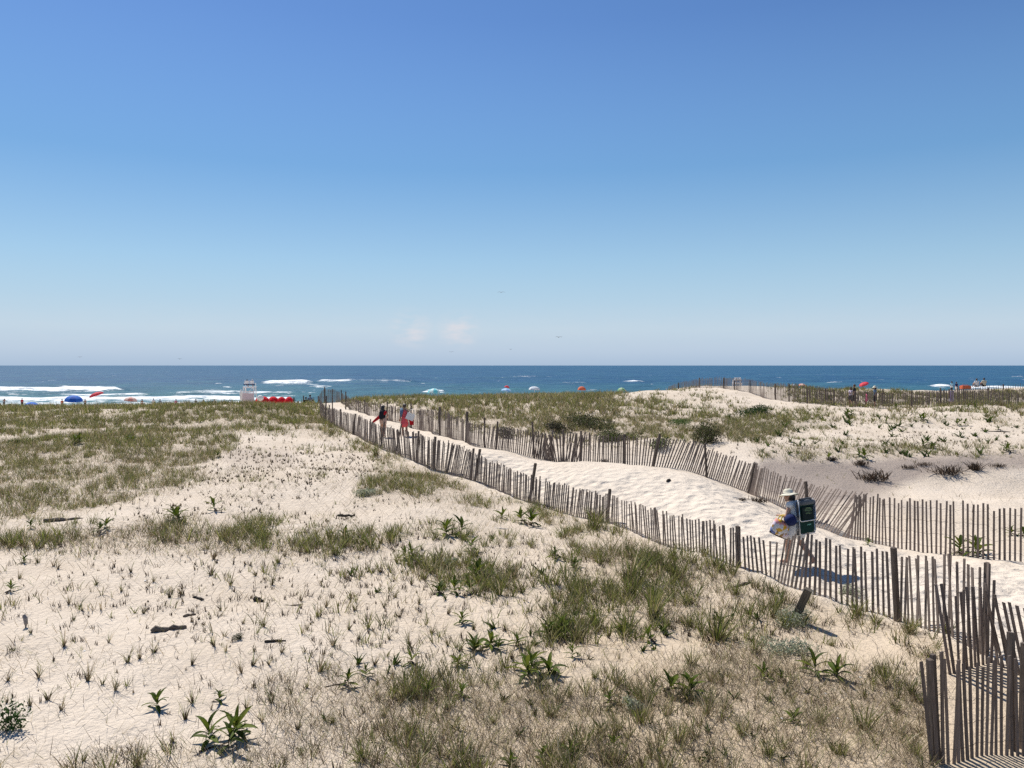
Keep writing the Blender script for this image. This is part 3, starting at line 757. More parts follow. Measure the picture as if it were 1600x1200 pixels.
# dead thatch and litter lying on the sand
def litter(y0, y1, dens, ln, w, seg, xw=.72):
    area = xw * (y1 ** 2 - y0 ** 2); n = int(area * dens)
    x, y = scatter_pts(n, y0, y1, xw); px, py = proj(x, y, gz(x, y))
    d = np.maximum(look(thatch_map, px, py), look(grass_map, px, py) * .45) * (1 + 1.8 * fbm(x / .9, y / .9, 3))
    k = rng.random(n) < d; x, y = x[k], y[k]; n = len(x)
    z = gz(x, y) + rng.uniform(-.004, .03, n)
    col = np.where((rng.random(n) < .65)[:, None], pick(TANS, n, .25), np.where((rng.random(n) < .5)[:, None], pick(GREENS, n), pick(BROWNS, n) * 1.2))
    return blades(np.stack([x, y, z], 1), ln * rng.uniform(.4, 1.3, n), rng.uniform(0, 6.283, n), rng.uniform(.5, 1.0, n), rng.uniform(-.25, .35, n), w * rng.uniform(.6, 1.3, n), col.clip(.01, .6), seg)
stuff("dry_thatch", "matted dead straw lying over the sand among the grass", "straw",
      [litter(7.3, 12, 950, .19, .0062, 2), litter(12, 20, 340, .20, .009, 2), litter(20, 50, 70, .2, .012, 2)])

# dark broken stubble and fine runners on the open sand
def stubs(y0, y1, dens, xw=.72):
    area = xw * (y1 ** 2 - y0 ** 2); n = int(area * dens); x, y = scatter_pts(n, y0, y1, xw)
    px, py = proj(x, y, gz(x, y)); d = look(stub_map, px, py) * (1 + 2.2 * fbm(x / 1.1 + 3, y / 1.1, 3)) * (y < 60)
    k = rng.random(n) < d; x, y = x[k], y[k]; n = len(x)
    nb = rng.integers(3, 8, n); rep = np.repeat(np.arange(n), nb); m = len(rep)
    sc_ = rng.uniform(.5, 1.5, n)[rep]
    bx = x[rep] + rng.normal(0, .014, m) * sc_; by = y[rep] + rng.normal(0, .014, m) * sc_
    col = np.where((rng.random(m) < .72)[:, None], pick(BROWNS, m), pick(TANS, m) * .6)
    return blades(np.stack([bx, by, gz(bx, by) - .01], 1), rng.uniform(.03, .12, m) * sc_, rng.uniform(0, 6.28, m), rng.uniform(0, .45, m), rng.uniform(-.1, .3, m),
                  rng.uniform(.008, .020, m) * np.clip(by / 14, .8, 1.9), col, 2)
def runners(n0, y0, y1):
    x, y = scatter_pts(n0, y0, y1, .7); px, py = proj(x, y, gz(x, y))
    d = np.clip(look(stub_map, px, py) * 1.6 + look(scatter, px, py), 0, 1) * (look(path_map, px, py) < .1)
    k = rng.random(n0) < d; x, y = x[k], y[k]; n = len(x)
    return blades(np.stack([x, y, gz(x, y) + .006], 1), rng.uniform(.12, .5, n), rng.normal(0, .5, n) + np.where(rng.random(n) < .5, 0, np.pi), rng.uniform(.8, .99, n), rng.uniform(-.3, .3, n),
                  np.clip(y * .0003, .003, .01), pick(np.vstack([TANS * .55, BROWNS * 1.4]), n), 3)
stuff("grass_stubble", "short dark broken stubble poking out of the bare sand", "stubble", [stubs(7.5, 16, 20), stubs(16, 34, 14), stubs(34, 58, 5), runners(9000, 8, 30)])

LM = [(264,985,"the driftwood log"),(374,1001,"the round moss cushion"),(405,940,"the charred wood"),(40,975,"the hammer shaped stub"),(350,1140,"the largest lower left plant"),(20,1140,"the rose creeper"),
      (245,1105,"the bare rooted plant"),(643,1030,"the upright folded leaf plant"),(750,1010,"the bushy plant beside the seedlings"),(837,1050,"the wide leafy clump"),(1120,990,"the largest grass clump"),(1240,950,"the leaning stump"),
      (1290,1060,"the dark plant under the silvery patch"),(1463,1120,"the twin corner posts"),(1543,1000,"the tall end post"),(985,890,"the tall grass clump below the fence"),(740,865,"the round green clump"),(430,1003,"the knobbed dark stick"),
      (537,838,"the leafy plant in the grassy band"),(281,812,"the ridge plant at left"),(100,814,"the half buried plank"),(565,1180,"the bottom edge grass clump"),(570,1065,"the fallen dark twig"),(990,1110,"the small silvery plant"),
      (1105,680,"the twiggy bush"),(1190,645,"the bayberry shrub"),(1365,745,"the black root tangle"),(1480,735,"the hanging root clump"),(1350,712,"the tall plant on the hollow lip"),(1555,675,"the long stick on the dune"),(1445,658,"the plant under the striped figure"),(720,980,"the loose central plant"),(1065,1080,"the broad straw patch clump"),(1270,700,"the near edge of the hollow"),(1580,700,"the right edge of the dune")]
_used = set()
def place_label(head, px, py):
    order = sorted(LM, key=lambda l: (l[0] - px) ** 2 + (l[1] - py) ** 2)
    for lx, ly, nm in order[:3]:
        dx, dy = px - lx, (py - ly) * 1.6; q = math.hypot(dx, dy)
        dirs = ["left of", "right of"][dx > 0] if abs(dx) > abs(dy) else ["behind", "in front of"][dy > 0]
        diag = "" if min(abs(dx), abs(dy)) < .35 * max(abs(dx), abs(dy), 1) else ((" and behind" if dy < 0 else " and nearer than") if abs(dx) > abs(dy) else "")
        dist = "close" if q < 35 else "a little way" if q < 70 else "some way" if q < 110 else "far"
        lb = f"{head} {dist} {dirs.replace(' of','') if diag else dirs}{diag if diag else ''} {nm}"
        if len(lb.split()) <= 16 and lb not in _used: _used.add(lb); return lb
    return lb if len(lb.split()) <= 16 else head
# ------------------------------------------------------------------ single tufts on the open sand (things)
def local_blades(n, h, spread, dry, w, seg=3, upright=.5, pal=None, curl=.5, dark=1.0):
    a = rng.uniform(0, 6.283, n); rad = np.abs(rng.normal(0, spread, n))
    col = np.where((rng.random(n) < dry)[:, None], pick(TANS, n), pick(GREENS if pal is None else pal, n)) * dark
    return blades(np.stack([np.cos(a) * rad, np.sin(a) * rad, np.full(n, -.02)], 1), h * rng.uniform(.35, 1.1, n), a + rng.normal(0, .5, n),
                  rng.uniform(.03, upright, n), rng.uniform(0, curl, n), w * rng.uniform(.6, 1.2, n), col.clip(.01, .6), seg)
def mesh_of(name, part, mat): 
    V_, fl, sz, cc = part; me = mesh_np(name, V_, fl, sz, cc); me.materials.append(mat); return me
tuft_kinds = {
 'thin': [mesh_of("grass_tuft", join([local_blades(13, 1, .03, .45, .022, 3, .35), local_blades(9, .45, .035, .3, .05, 2, .3, BROWNS), local_blades(7, .7, .03, .8, .016, 3, .95, curl=.2)]), M_blade) for _ in range(6)],
 'brown': [mesh_of("grass_tuft", join([local_blades(14, .8, .04, .5, .04, 2, .4, BROWNS), local_blades(6, 1, .03, .7, .025, 3, .4)]), M_blade) for _ in range(4)],
 'green': [mesh_of("grass_tuft", join([local_blades(70, 1, .13, .14, .020, 3, .42), local_blades(22, .5, .12, .8, .02, 2, .8), local_blades(26, .28, .12, .1, .04, 2, .4, BROWNS)]), M_blade) for _ in range(4)],
}
def put(name, me, px, py, size_px, label, cat, group=None, rz=None, fl=None):
    x, y, z = hit(px, py); s_ = size_px * y / F
    o = link(name, me); o.location = (x, y, z); o.scale = (s_ * random.uniform(.8, 1.3), s_ * random.uniform(.8, 1.3), s_ * random.uniform(.7, 1.15)); o.rotation_euler = (random.gauss(0, .13), random.gauss(0, .13), random.uniform(0, 6.28) if rz is None else rz)
    tag(o, label, cat, group); return o
thin_spots = [(48,990),(115,970),(108,945),(170,1005),(100,1010),(200,1035),(225,960),(128,955),(275,850),(300,1040),(335,1010),(218,1030),(240,1020),(180,1080),(96,1110),(138,1065),(160,1070),
 (47,1105),(10,1100),(60,1060),(12,1065),(75,1095),(345,955),(265,935),(285,930),(240,910),(205,895),(380,975),(412,980),(445,870),(435,880),(480,985),(500,1050),(525,1055),(420,1040),(440,1020),
 (595,895),(640,1010),(608,1000),(560,1000),(545,985),(520,1010),(540,905),(575,930),(660,905),(655,945),(675,990),(700,960),(625,965),(470,940),(510,950),(555,955),(600,950),(585,1040),
 (650,1060),(590,1070),(480,1075),(455,1085),(300,1100),(290,1125),(330,1145),(270,1160),(225,1185),(130,1190),(395,1040),(425,1100),(385,1110),(410,1130),(465,1140),(700,1010),(740,985),
 (790,985),(800,1030),(775,1050),(690,1060),(835,1010),(620,880),(660,860),(595,850),(560,840),(90,890),(60,880),(30,905),(150,915),(190,925),(330,900),(360,915),(400,900),(425,915)]
for i, (px, py) in enumerate(thin_spots):
    y_ = random.uniform(.75, 1.25); big = 36 if py > 1000 else 28
    put("grass_tuft", random.choice(tuft_kinds['thin']), px, py, big * y_, place_label("thin wispy grass tuft", px, py), "grass tuft", "thin grass tufts dotted over the open sand")
for px, py, s_ in [(180,865,16),(193,905,14),(83,885,22),(333,875,30),(353,1018,26),(378,1053,30),(613,1060,32),(617,935,22),(643,915,22),(760,905,24),(330,1110,20),(900,1010,18),(967,1030,20),(1113,830,18),(964,950,26),(699,1186,30),(745,1108,28),(583,1160,34),(1128,1130,28),(1075,1120,22),(1045,1185,26),(895,850,16),(735,915,20),(440,862,22),(700,905,20),(1440,1150,28),(1370,1165,30)]:
    put("grass_tuft", random.choice(tuft_kinds['brown']), px, py, s_, place_label("dark brown dead grass clump", px, py), "grass tuft", "dark dead grass clumps")
for px, py, s_, lb in [(985,905,70,"tall bushy green grass clump left of the sand slope below the near fence"),(1120,1000,78,"largest bushy grass clump, left of the leaning wooden stump"),
        (1020,965,62,"bushy grass clump between two taller clumps in the middle foreground"),(970,985,40,"smaller bushy grass clump beside the tall middle clump"),(740,870,36,"round green grass clump at the end of the grassy band"),
        (1340,960,46,"reddish green grass clump below the near fence, right of the stump"),(1420,990,40,"grass clump at the foot of the near fence close to its end post"),(588,712,26,"small green clump at the foot of the near fence below the walking girls"),
        (930,815,44,"tall grass clump against the near fence by its leaning post"),(1350,1140,50,"green grass clump in the straw in the lower right foreground"),(565,1190,60,"dense green grass clump at the bottom edge of the foreground"),
        (1023,950,46,"dark based grass clump right of the middle bushy clump"),(929,826,40,"grass clump right below the near fence's leaning post, lower one"),(886,980,34,"grass clump behind the arching leaved plant"),(1075,945,40,"grass clump left of and behind the largest clump"),(1480,990,36,"blond grass clump under the folded end of the near fence")]:
    put("grass_clump", random.choice(tuft_kinds['green']), px, py, s_, lb, "grass clump")

for px, py, s_ in [(700,1110,34),(640,1150,38),(770,1130,30),(860,1120,34),(930,1060,30),(1010,1100,36),(1080,1040,38),(1110,1100,34),(1160,1150,38),(1060,1160,36),(1200,1180,40),(1280,1130,36),(1310,1180,40),(1400,1110,36),
                   (1430,1180,40),(1260,1040,30),(1180,1020,32),(1150,930,34),(1060,900,34),(880,840,30),(830,800,28),(1100,870,30),(960,1150,32),(890,1090,30),(1380,1050,34),(1440,1100,34),(1300,1010,28),(600,1120,30),(520,1130,26),(470,1180,28)]:
    put("grass_tuft", random.choice(tuft_kinds['green']), px, py, s_ * random.uniform(.8, 1.15), place_label("arching green tuft in straw", px, py), "grass tuft", "green tufts standing in the straw")

# ------------------------------------------------------------------ broad leaved plants (seaside goldenrod), each leaf a part
def leaf_mesh(seed, base=(.045,.085,.025), tipc=None):
    r = random.Random(seed); V = []; C = []; Fc = []; n = 5; curl = r.uniform(.15, .55); tw = r.uniform(-.3, .3)
    for k in range(n + 1):
        t = k / n; w = .115 * math.sin(math.pi * min(1, t * .93 + .07)) ** .8 * (1 - .2 * t) + .012 * (1 - t)
        y = t * (1 - curl * .25 * t); z = .16 * t + .28 * t * (1 - t) - curl * .55 * t ** 2.2
        for sgn in (-1, 0, 1):
            V.append((sgn * w + tw * .12 * t, y, z + (0.035 * abs(sgn)))); sh = 1.12 if sgn == 0 else 1.0
            C.append(tuple(c_ * sh for c_ in base))
    for k in range(n):
        for j in (0, 1): a = k * 3 + j; Fc.append((a, a + 1, a + 4, a + 3))
    me = mesh_py("leaf", V, Fc, M_leaf, True); a = me.color_attributes.new("col", 'FLOAT_COLOR', 'POINT')
    a.data.foreach_set("color", np.array([(*c_, 1) for c_ in C], np.float32).ravel()); return me
LEAF_G = [leaf_mesh(i, c_) for i, c_ in enumerate([(.065,.095,.010),(.095,.125,.015),(.04,.06,.008),(.14,.16,.025),(.06,.085,.010)])]
LEAF_D = [leaf_mesh(i + 20, c_) for i, c_ in enumerate([(.10,.075,.05),(.07,.055,.04)])]
def stem_mesh(seed, h=1.0):
    r = random.Random(seed); V = []; Fc = []
    for k in range(5):
        t = k / 4
        for a in range(4): V.append((.018 * (1 - .5 * t) * math.cos(a * 1.57) + .06 * math.sin(t * 2 + seed), .018 * (1 - .5 * t) * math.sin(a * 1.57) + .05 * math.sin(t * 3), t * h))
        if k:
            for a in range(4): Fc.append(((k - 1) * 4 + a, (k - 1) * 4 + (a + 1) % 4, k * 4 + (a + 1) % 4, k * 4 + a))
    return mesh_py("stem", V, Fc, M_post)
STEMS = [stem_mesh(i) for i in range(3)]
def goldenrod(px, py, size, label, stems=1, dead=.12, group=None, nl=None):
    x, y, z = hit(px, py); s_ = size * y / F * (1.12 if py > 780 else .85)
    root = empty("goldenrod_plant", (x, y, z - .01), random.uniform(0, 6.28), label, "plant", group)
    for k in range(stems):
        ox, oy = (0, 0) if stems == 1 else (math.cos(k * 2.2 + px) * .36 * s_, math.sin(k * 2.2 + px) * .36 * s_)
        hs = random.uniform(.20, .42) * s_; st = link("stem", STEMS[k % 3], None, root); st.location = (ox, oy, -.02); st.scale = (s_ * .8, s_ * .8, hs + .02)
        n = nl or random.randint(9, 13)
        for i in range(n):
            t = (i + 1) / n; az = i * 2.4 + random.uniform(-.35, .35)
            isdead = t < .45 and random.random() < dead * 2
            o = link("leaf", random.choice(LEAF_D if isdead else LEAF_G), None, root)
            ll = s_ * random.uniform(.48, .70) * (1.05 - .35 * abs(t - .45))
            o.location = (ox, oy, hs * (.12 + .88 * t)); o.scale = (ll * random.uniform(.85, 1.2), ll, ll)
            pitch = math.radians(-25 + 80 * t + random.uniform(-12, 12)) if not isdead else math.radians(-38)
            o.rotation_euler = (pitch, random.uniform(-.3, .3), az)
    return root
GP = [(245,1107,38,"dark leafy plant with bare roots left of the foreground, above the twin stubs",1),(350,1160,58,"largest broad leaved plant on the bare sand at lower left",3),(342,1097,28,"small curling leafy plant just above the largest lower left plant",1),
 (643,1037,34,"upright dark leafy plant with folded leaves in the middle of the open sand",1),(543,1073,34,"leafy plant at the end of a fallen dark twig",1),(572,1058,26,"pale little rosette right of the fallen twig",1),
 (750,1013,42,"bushy leafy plant with fallen leaves left of a pair of seedlings",2),(779,1017,24,"left one of the two seedlings beside the bushy plant",1),(808,1010,32,"right one of the two seedlings beside the bushy plant",1),
 (722,975,32,"loose leafy plant below the dark dead clump in the centre",1),(716,1042,30,"narrow leafy plant below the upright one, near a dead leaf",1),(668,1090,36,"spiky leafy plant at the upper edge of the straw patch",1),
 (722,1090,34,"leafy plant buried in the grass of the straw patch",1),(837,1055,52,"wide dark green leafy clump in the centre foreground",3),(872,997,40,"leafy plant with long arching leaves right of the seedlings",2),(895,1027,28,"low spreading leafy plant beneath the arching one",1),
 (867,873,28,"small star shaped plant above the middle grass, left one of two",1),(897,887,28,"small star shaped plant above the middle grass, right one of two",1),(737,860,28,"leafy plant left of the round green clump's band",1),(710,837,34,"dark round leafy plant beyond the grassy band",2),
 (753,903,38,"leafy plant among the dry central grass patch",2),(697,930,34,"leafy plant at the left edge of the central grass patch",2),(733,927,30,"leafy plant at the lower edge of the central grass patch",1),(537,840,26,"leafy plant in the grassy band across the middle left",1),
 (817,820,36,"low leafy plant spreading beside a pale stick below the near fence",2),(785,810,24,"small leafy plant left of the pale stick",1),(797,1196,34,"leafy plant at the bottom edge right of the dense clump",1),(847,1187,30,"reddish leafy plant at the bottom edge of the photo",1),
 (892,1183,32,"arching leafy plant at the bottom edge among straw",1),(960,1170,32,"tall narrow leafy plant in the bare patch of straw near the bottom",1),(953,1097,24,"bright small leaf rosette left of the silvery plant",1),(977,983,34,"leafy plant below the middle bushy clump",1),
 (1013,1003,34,"upright leafy seedling right below the middle bushy clump",1),(1065,1082,44,"broad leafy clump in the straw below the bare sand",2),(1193,1062,34,"leafy plant left of the silvery foliage in the straw",1),(1220,1065,26,"narrow leafy plant beside the silvery foliage",1),
 (1290,1062,46,"dark green leafy plant below the silvery foliage",2),(1240,1130,32,"leafy plant in the lower right straw",1),(156,830,26,"round green leafy plant in the left grassy band",2),(281,813,34,"dark leafy plant on the low sand ridge at left",2),(334,798,26,"low leafy plant right of the ridge plant at left",1),
 (48,826,20,"small leafy plant at the far left of the grassy band",1),(17,925,26,"leafy plant alone near the left edge of the sand",1),(37,880,20,"pale leafy plant near the left edge under the grassy band",1),(125,695,30,"leafy green plant in the sand gap of the left dune",2),
 (206,692,24,"leafy green plant right of the sand gap in the left dune",2),(340,715,22,"leafy plant at the right end of the left dune grass",1),(1357,852,17,"small bright plant growing on the path between the fences",1),(1518,868,40,"dark green leafy bush at the foot of the far fence by the right edge",3),
 (1588,838,24,"green plant trailing behind the pickets at the right edge",2),(683,677,12,"small green plant at the foot of the far fence beside the path",1),(643,872,30,"bright green leafy plant in the middle grassy band",2),(1400,640,18,"leafy plant on the right dune below the dark fence",1),
 (1295,718,22,"green plant on the lip of the sand hollow",1),(1350,716,26,"tallest green plant on the lip of the sand hollow",2),(1140,655,20,"leafy plant beside the green shrub on the right dune",1),(1450,700,24,"green plant above the dark root clumps of the hollow",2),
 (1330,650,20,"leafy plant on the slope under the two people in hats",2),(1445,658,24,"leafy plant under the striped dress figure",2),(1385,662,18,"small leafy plant mid slope on the right dune",1),(1500,665,22,"leafy plant on the far right slope",2),
 (1570,705,24,"green plant near the right edge above the hollow",2),(1520,640,20,"leafy plant near the foot of the dark fence at right",2),(1560,672,18,"small leafy plant at the right edge of the dune slope",1)]
for px, py, s_, lb, st in GP: goldenrod(px, py, s_, lb, st)
# further leafy seedlings nobody could name one by one
_sp = []
for _ in range(70):
    px, py = random.uniform(1180, 1600), random.uniform(652, 716); _sp.append((px, py, random.uniform(7, 15)))
for _ in range(60):
    px, py = random.uniform(500, 1300), random.uniform(880, 1195)
    if py > 900 + (px - 900) * .2: _sp.append((px, py, random.uniform(12, 24)))
def rosette_part(n, pal):
    return blades(np.stack([rng.normal(0, .08, n), rng.normal(0, .08, n), np.full(n, .0)], 1), rng.uniform(.4, 1, n), rng.uniform(0, 6.28, n), rng.uniform(.25, .8, n), rng.uniform(0, .4, n), rng.uniform(.1, .2, n), pick(pal, n), 3)
LG = np.array([(.055,.085,.016),(.08,.115,.022),(.04,.065,.014)])
ROS = [mesh_of("seedling", rosette_part(11, LG), M_leaf) for _ in range(5)]
for px, py, s_ in _sp: put("seedling", random.choice(ROS), px, py, s_, place_label("small leafy seedling", px, py), "seedling", "leafy seedlings scattered over the dunes")

# ------------------------------------------------------------------ shrubs and silvery plants
def leaf_cloud(n, rx, ry, rz_, size, pal, seed, lobes=5):
    r = np.random.default_rng(seed); V = []; lc = r.normal(0, .55, (lobes, 3)) * (rx * .8, ry * .8, 0) ; lc[:, 2] = r.uniform(.2, .7, lobes) * rz_
    k = r.integers(0, lobes, n); v = r.normal(0, 1, (n, 3)); v /= np.linalg.norm(v, axis=1)[:, None]; v *= (r.random(n) ** .4)[:, None]
    c_ = lc[k] + v * np.array([rx, ry, rz_]) * .55; c_[:, 2] = np.abs(c_[:, 2])
    a = r.normal(0, 1, (n, 3)); a /= np.linalg.norm(a, axis=1)[:, None]; b_ = np.cross(a, r.normal(0, 1, (n, 3))); b_ /= np.linalg.norm(b_, axis=1)[:, None] + 1e-9
    s_ = size * r.uniform(.6, 1.3, n)[:, None]
    VV = np.stack([c_ - a * s_, c_ + b_ * s_ * .42, c_ + a * s_, c_ - b_ * s_ * .42], 1).reshape(-1, 3)
    fl = np.arange(n * 4); col = np.repeat(pal[r.integers(0, len(pal), n)] * r.uniform(.7, 1.3, (n, 1)), 4, 0)
    return VV, fl, np.full(n, 4), col
def shrub(px, py, wpx, hpx, label, pal, n=900, leaf=.05, name="shrub", cat="shrub", twigs=14, depth_k=1.0):
    x, y, z = hit(px, py); rx = wpx * y / F / 2; h = hpx * y / F
    root = empty(name, (x, y, z), 0, label, cat)
    me = mesh_of("foliage", leaf_cloud(n, rx * .75, rx * .6 * depth_k, h, leaf, np.array(pal), int(px + py), 7), M_leaf); link("foliage", me, None, root)["kind"] = "stuff"
    tw = blades(np.stack([rng.normal(0, rx * .3, twigs), rng.normal(0, rx * .2, twigs), np.full(twigs, -.02)], 1), h * rng.uniform(.6, 1.25, twigs), rng.uniform(0, 6.28, twigs), rng.uniform(.1, .7, twigs), rng.uniform(0, .3, twigs), np.full(twigs, max(.006, y * .0004)), pick(BROWNS, twigs), 3)
    link("twigs", mesh_of("twigs", tw, M_blade), None, root)["kind"] = "stuff"
    return root
DG = [(.035,.07,.02),(.05,.095,.028),(.028,.055,.018)]; YG = [(.09,.12,.035),(.12,.14,.045),(.06,.08,.03)]; BG = [(.075,.065,.035),(.05,.045,.028),(.10,.11,.04),(.065,.08,.03)]
SV = [(.34,.36,.25),(.27,.30,.20),(.42,.43,.32)]
shrub(1190,648,62,16,"dark green bayberry shrub low on the right dune below the fence",DG,1500,.055)
shrub(1168,652,40,12,"smaller green shrub touching the dark bayberry on its left",DG,800,.05)
shrub(905,668,120,20,"wide low brownish green heath patch behind the far path fence",BG,2600,.06,depth_k=1.8)
shrub(950,690,90,18,"yellow green creeping shrub just behind the far path fence",YG+BG,2000,.05,depth_k=1.6)
shrub(870,676,70,16,"dark woody scrub left in the heath patch behind the far fence",[(.04,.035,.028),(.06,.06,.03)],1200,.05)
shrub(1105,692,90,34,"twiggy brown green bush behind the leaning far fence",BG+[(.05,.07,.02)],1900,.05,twigs=90,depth_k=1.3)
shrub(1030,700,60,14,"flat green creeper behind the pickets below the twiggy bush",YG,800,.05,depth_k=1.6)
shrub(790,685,60,16,"olive shrub behind the crumpled part of the far fence",BG,900,.05)
shrub(1065,664,60,9,"thin bright green creeper crossing the sandy slope",[(.09,.15,.04),(.07,.12,.03)],700,.05,depth_k=1.4)
shrub(12,1140,72,42,"leafy rose creeper at the lower left edge of the sand",[(.035,.075,.02),(.05,.10,.025)],330,.028,twigs=26)
shrub(374,1001,22,9,"small round dark moss cushion on the open sand",[(.03,.05,.02),(.045,.065,.025)],900,.008,"moss_cushion","moss",4)
shrub(30,693,60,6,"low dark green mat in the sand gap at the far left",[(.03,.045,.02)],600,.03,"creeping_mat","ground plant",6)
for px, py, w_, h_, lb in [(1245,975,110,22,"silvery leaved patch around the foot of the leaning stump"),(1232,1018,120,20,"wider silvery leaved patch below the leaning stump"),(990,1112,50,18,"small silvery plant in the straw at the bottom centre"),
        (1330,930,60,14,"pale silvery plant against the foot of the near fence"),(580,775,60,10,"faint silvery patch on the dune left of the near fence"),(712,882,30,10,"tiny silvery plant in the central grass patch")]:
    shrub(px, py, w_, h_, lb, SV, int(w_ * 11), .022 if py > 900 else .03, "dusty_miller_plant", "silvery plant", 8, 1.0)
for px, py, w_, h_, lb in [(1365,752,40,26,"black tangle of exposed roots in the wall of the sand hollow"),(1480,741,40,24,"dark root clump hanging on the wall of the sand hollow, by the right edge"),(1524,735,14,20,"thin dark tuft on the wall of the hollow nearest the right edge"),
        (1345,728,16,14,"small dark root knot above the black tangle in the hollow wall"),(1420,733,22,10,"trailing brown roots midway along the hollow wall"),(1445,728,26,9,"brown root fringe left of the hanging root clump"),(1560,731,24,10,"loose brown debris on the hollow wall by the right edge"),(1300,720,14,9,"dark twigs on the left end of the hollow lip"),(1505,866,30,12,"brown roots trailing from the leafy bush at the far fence"),(1186,785,26,14,"dark uprooted grass beside the path under the far fence"),(1160,783,12,8,"small dark root tuft left of the uprooted grass by the path"),(863,720,14,8,"dark debris at the foot of the crumpled fence"),(945,722,12,8,"dark debris at the foot of the far fence, further right")]:
    x, y, z = hit(px, py); s_ = h_ * y / F
    n = 150; rt = blades(np.stack([rng.normal(0, w_ / h_ * .22, n), rng.normal(0, .2, n), rng.uniform(-.1, .25, n)], 1), rng.uniform(.3, 1.2, n), rng.uniform(0, 6.28, n), rng.uniform(.2, .95, n), rng.uniform(-.6, .3, n), rng.uniform(.02, .07, n), pick(BROWNS, n) * 1.1, 3)
    o = link("root_tangle", mesh_of("root_tangle", rt, M_blade)); o.location = (x, y, z); o.scale = (s_ * 1.3, s_, s_ * .62); tag(o, lb, "roots")

# ------------------------------------------------------------------ people
def remesh_blob(name, caps, voxel, mat, parent, smooth_it=4, extra=None, kindless=True):
    """caps: (p0, r0, p1, r1[, (sx, sy, sz)]) tapered limbs fused into one continuous skin"""
    bm = bmesh.new()
    for c_ in caps:
        p0, r0, p1, r1 = Vector(c_[0]), c_[1], Vector(c_[2]), c_[3]; sc3 = Vector(c_[4]) if len(c_) > 4 else Vector((1, 1, 1))
        d = p1 - p0; ln = max(d.length, 1e-4); q = d.to_track_quat('Z', 'Y') if d.length > 1e-4 else Matrix.Identity(3).to_quaternion()
        rings = []; NS = 12
        prof = [(-r0 * math.cos(a), r0 * math.sin(a)) for a in (.35, .8, 1.25)] + [(ln * k / 4, r0 + (r1 - r0) * k / 4) for k in range(5)] + [(ln + r1 * math.cos(a), r1 * math.sin(a)) for a in (1.25, .8, .35)]
        mid = (p0 + p1) / 2
        for z_, rr in prof:
            ring = []
            for k in range(NS):
                a = k * 2 * math.pi / NS; v = q @ Vector((rr * math.cos(a), rr * math.sin(a), z_)) + p0
                v = mid + Vector(((v - mid)[i] * sc3[i] for i in range(3)))
                ring.append(bm.verts.new(v))
            rings.append(ring)
        for a_, b_ in zip(rings, rings[1:]):
            for k in range(NS): bm.faces.new((a_[k], a_[(k + 1) % NS], b_[(k + 1) % NS], b_[k]))
        bm.faces.new(list(reversed(rings[0]))); bm.faces.new(rings[-1])
    me = bpy.data.meshes.new("raw"); bm.to_mesh(me); bm.free()
    tmp = bpy.data.objects.new("raw", me); COL.objects.link(tmp)
    m = tmp.modifiers.new("r", 'REMESH'); m.mode = 'VOXEL'; m.voxel_size = voxel; m.use_smooth_shade = True
    if smooth_it:
        m2 = tmp.modifiers.new("s", 'SMOOTH'); m2.iterations = smooth_it; m2.factor = .5
    dg = bpy.context.evaluated_depsgraph_get(); out = bpy.data.meshes.new_from_object(tmp.evaluated_get(dg)); out.name = name
    bpy.data.objects.remove(tmp); bpy.data.meshes.remove(me)
    if extra:
        bm = bmesh.new(); bm.from_mesh(out); extra(bm); bm.to_mesh(out); bm.free()
        out.polygons.foreach_set("use_smooth", np.ones(len(out.polygons), bool))
    out.materials.clear(); out.materials.append(mat)
    return link(name, out, None, parent)
def bm_tube(bm, pts, rads, ns=8, flat=1.0):
    pts = [Vector(p) for p in pts]; rings = []
    if not hasattr(rads, '__len__'): rads = [rads] * len(pts)
    for i, p in enumerate(pts):
        d = (pts[min(i + 1, len(pts) - 1)] - pts[max(i - 1, 0)]).normalized(); q = d.to_track_quat('Z', 'Y')
        rings.append([bm.verts.new(p + q @ Vector((rads[i] * math.cos(k * 2 * math.pi / ns), rads[i] * flat * math.sin(k * 2 * math.pi / ns), 0))) for k in range(ns)])
    for a_, b_ in zip(rings, rings[1:]):
        for k in range(ns): bm.faces.new((a_[k], a_[(k + 1) % ns], b_[(k + 1) % ns], b_[k]))
    bm.faces.new(list(reversed(rings[0]))); bm.faces.new(rings[-1])
def bm_box(bm, c_, s_, rot=None):
    M = Matrix.Translation(c_) @ (rot.to_4x4() if rot else Matrix.Identity(4)) @ Matrix.Diagonal((*s_, 1))
    bmesh.ops.create_cube(bm, size=1, matrix=M)
def bm_obj(name, fn, mat, parent=None, bevel=0.0, smooth=False, solid=0.0):
    bm = bmesh.new(); fn(bm)
    if bevel: bmesh.ops.bevel(bm, geom=list(bm.edges), offset=bevel, segments=2, affect='EDGES', clamp_overlap=True)
    bmesh.ops.recalc_face_normals(bm, faces=list(bm.faces))
    me = bpy.data.meshes.new(name); bm.to_mesh(me); bm.free()
    if smooth: me.polygons.foreach_set("use_smooth", np.ones(len(me.polygons), bool))
    o = link(name, me, mat, parent)
    if solid:
        m = o.modifiers.new("t", 'SOLIDIFY'); m.thickness = solid; m.offset = 0
    return o
def cloth(name, c1, c2=None, scale=40, **k): return textured(name, c1, c2, scale, .85, .15, .4, .004, **k)
SKIN = textured("skin", (.50, .30, .21), (.42, .24, .165), 12, .5, .35, .1, .001)
SKIN_D = textured("tanned_skin", (.33, .19, .13), (.27, .15, .10), 12, .5, .35, .1, .001)
HAIR = textured("dark_hair", (.018, .013, .011), (.05, .035, .028), 60, .45, .4, .6, .004, (1, 1, .15))
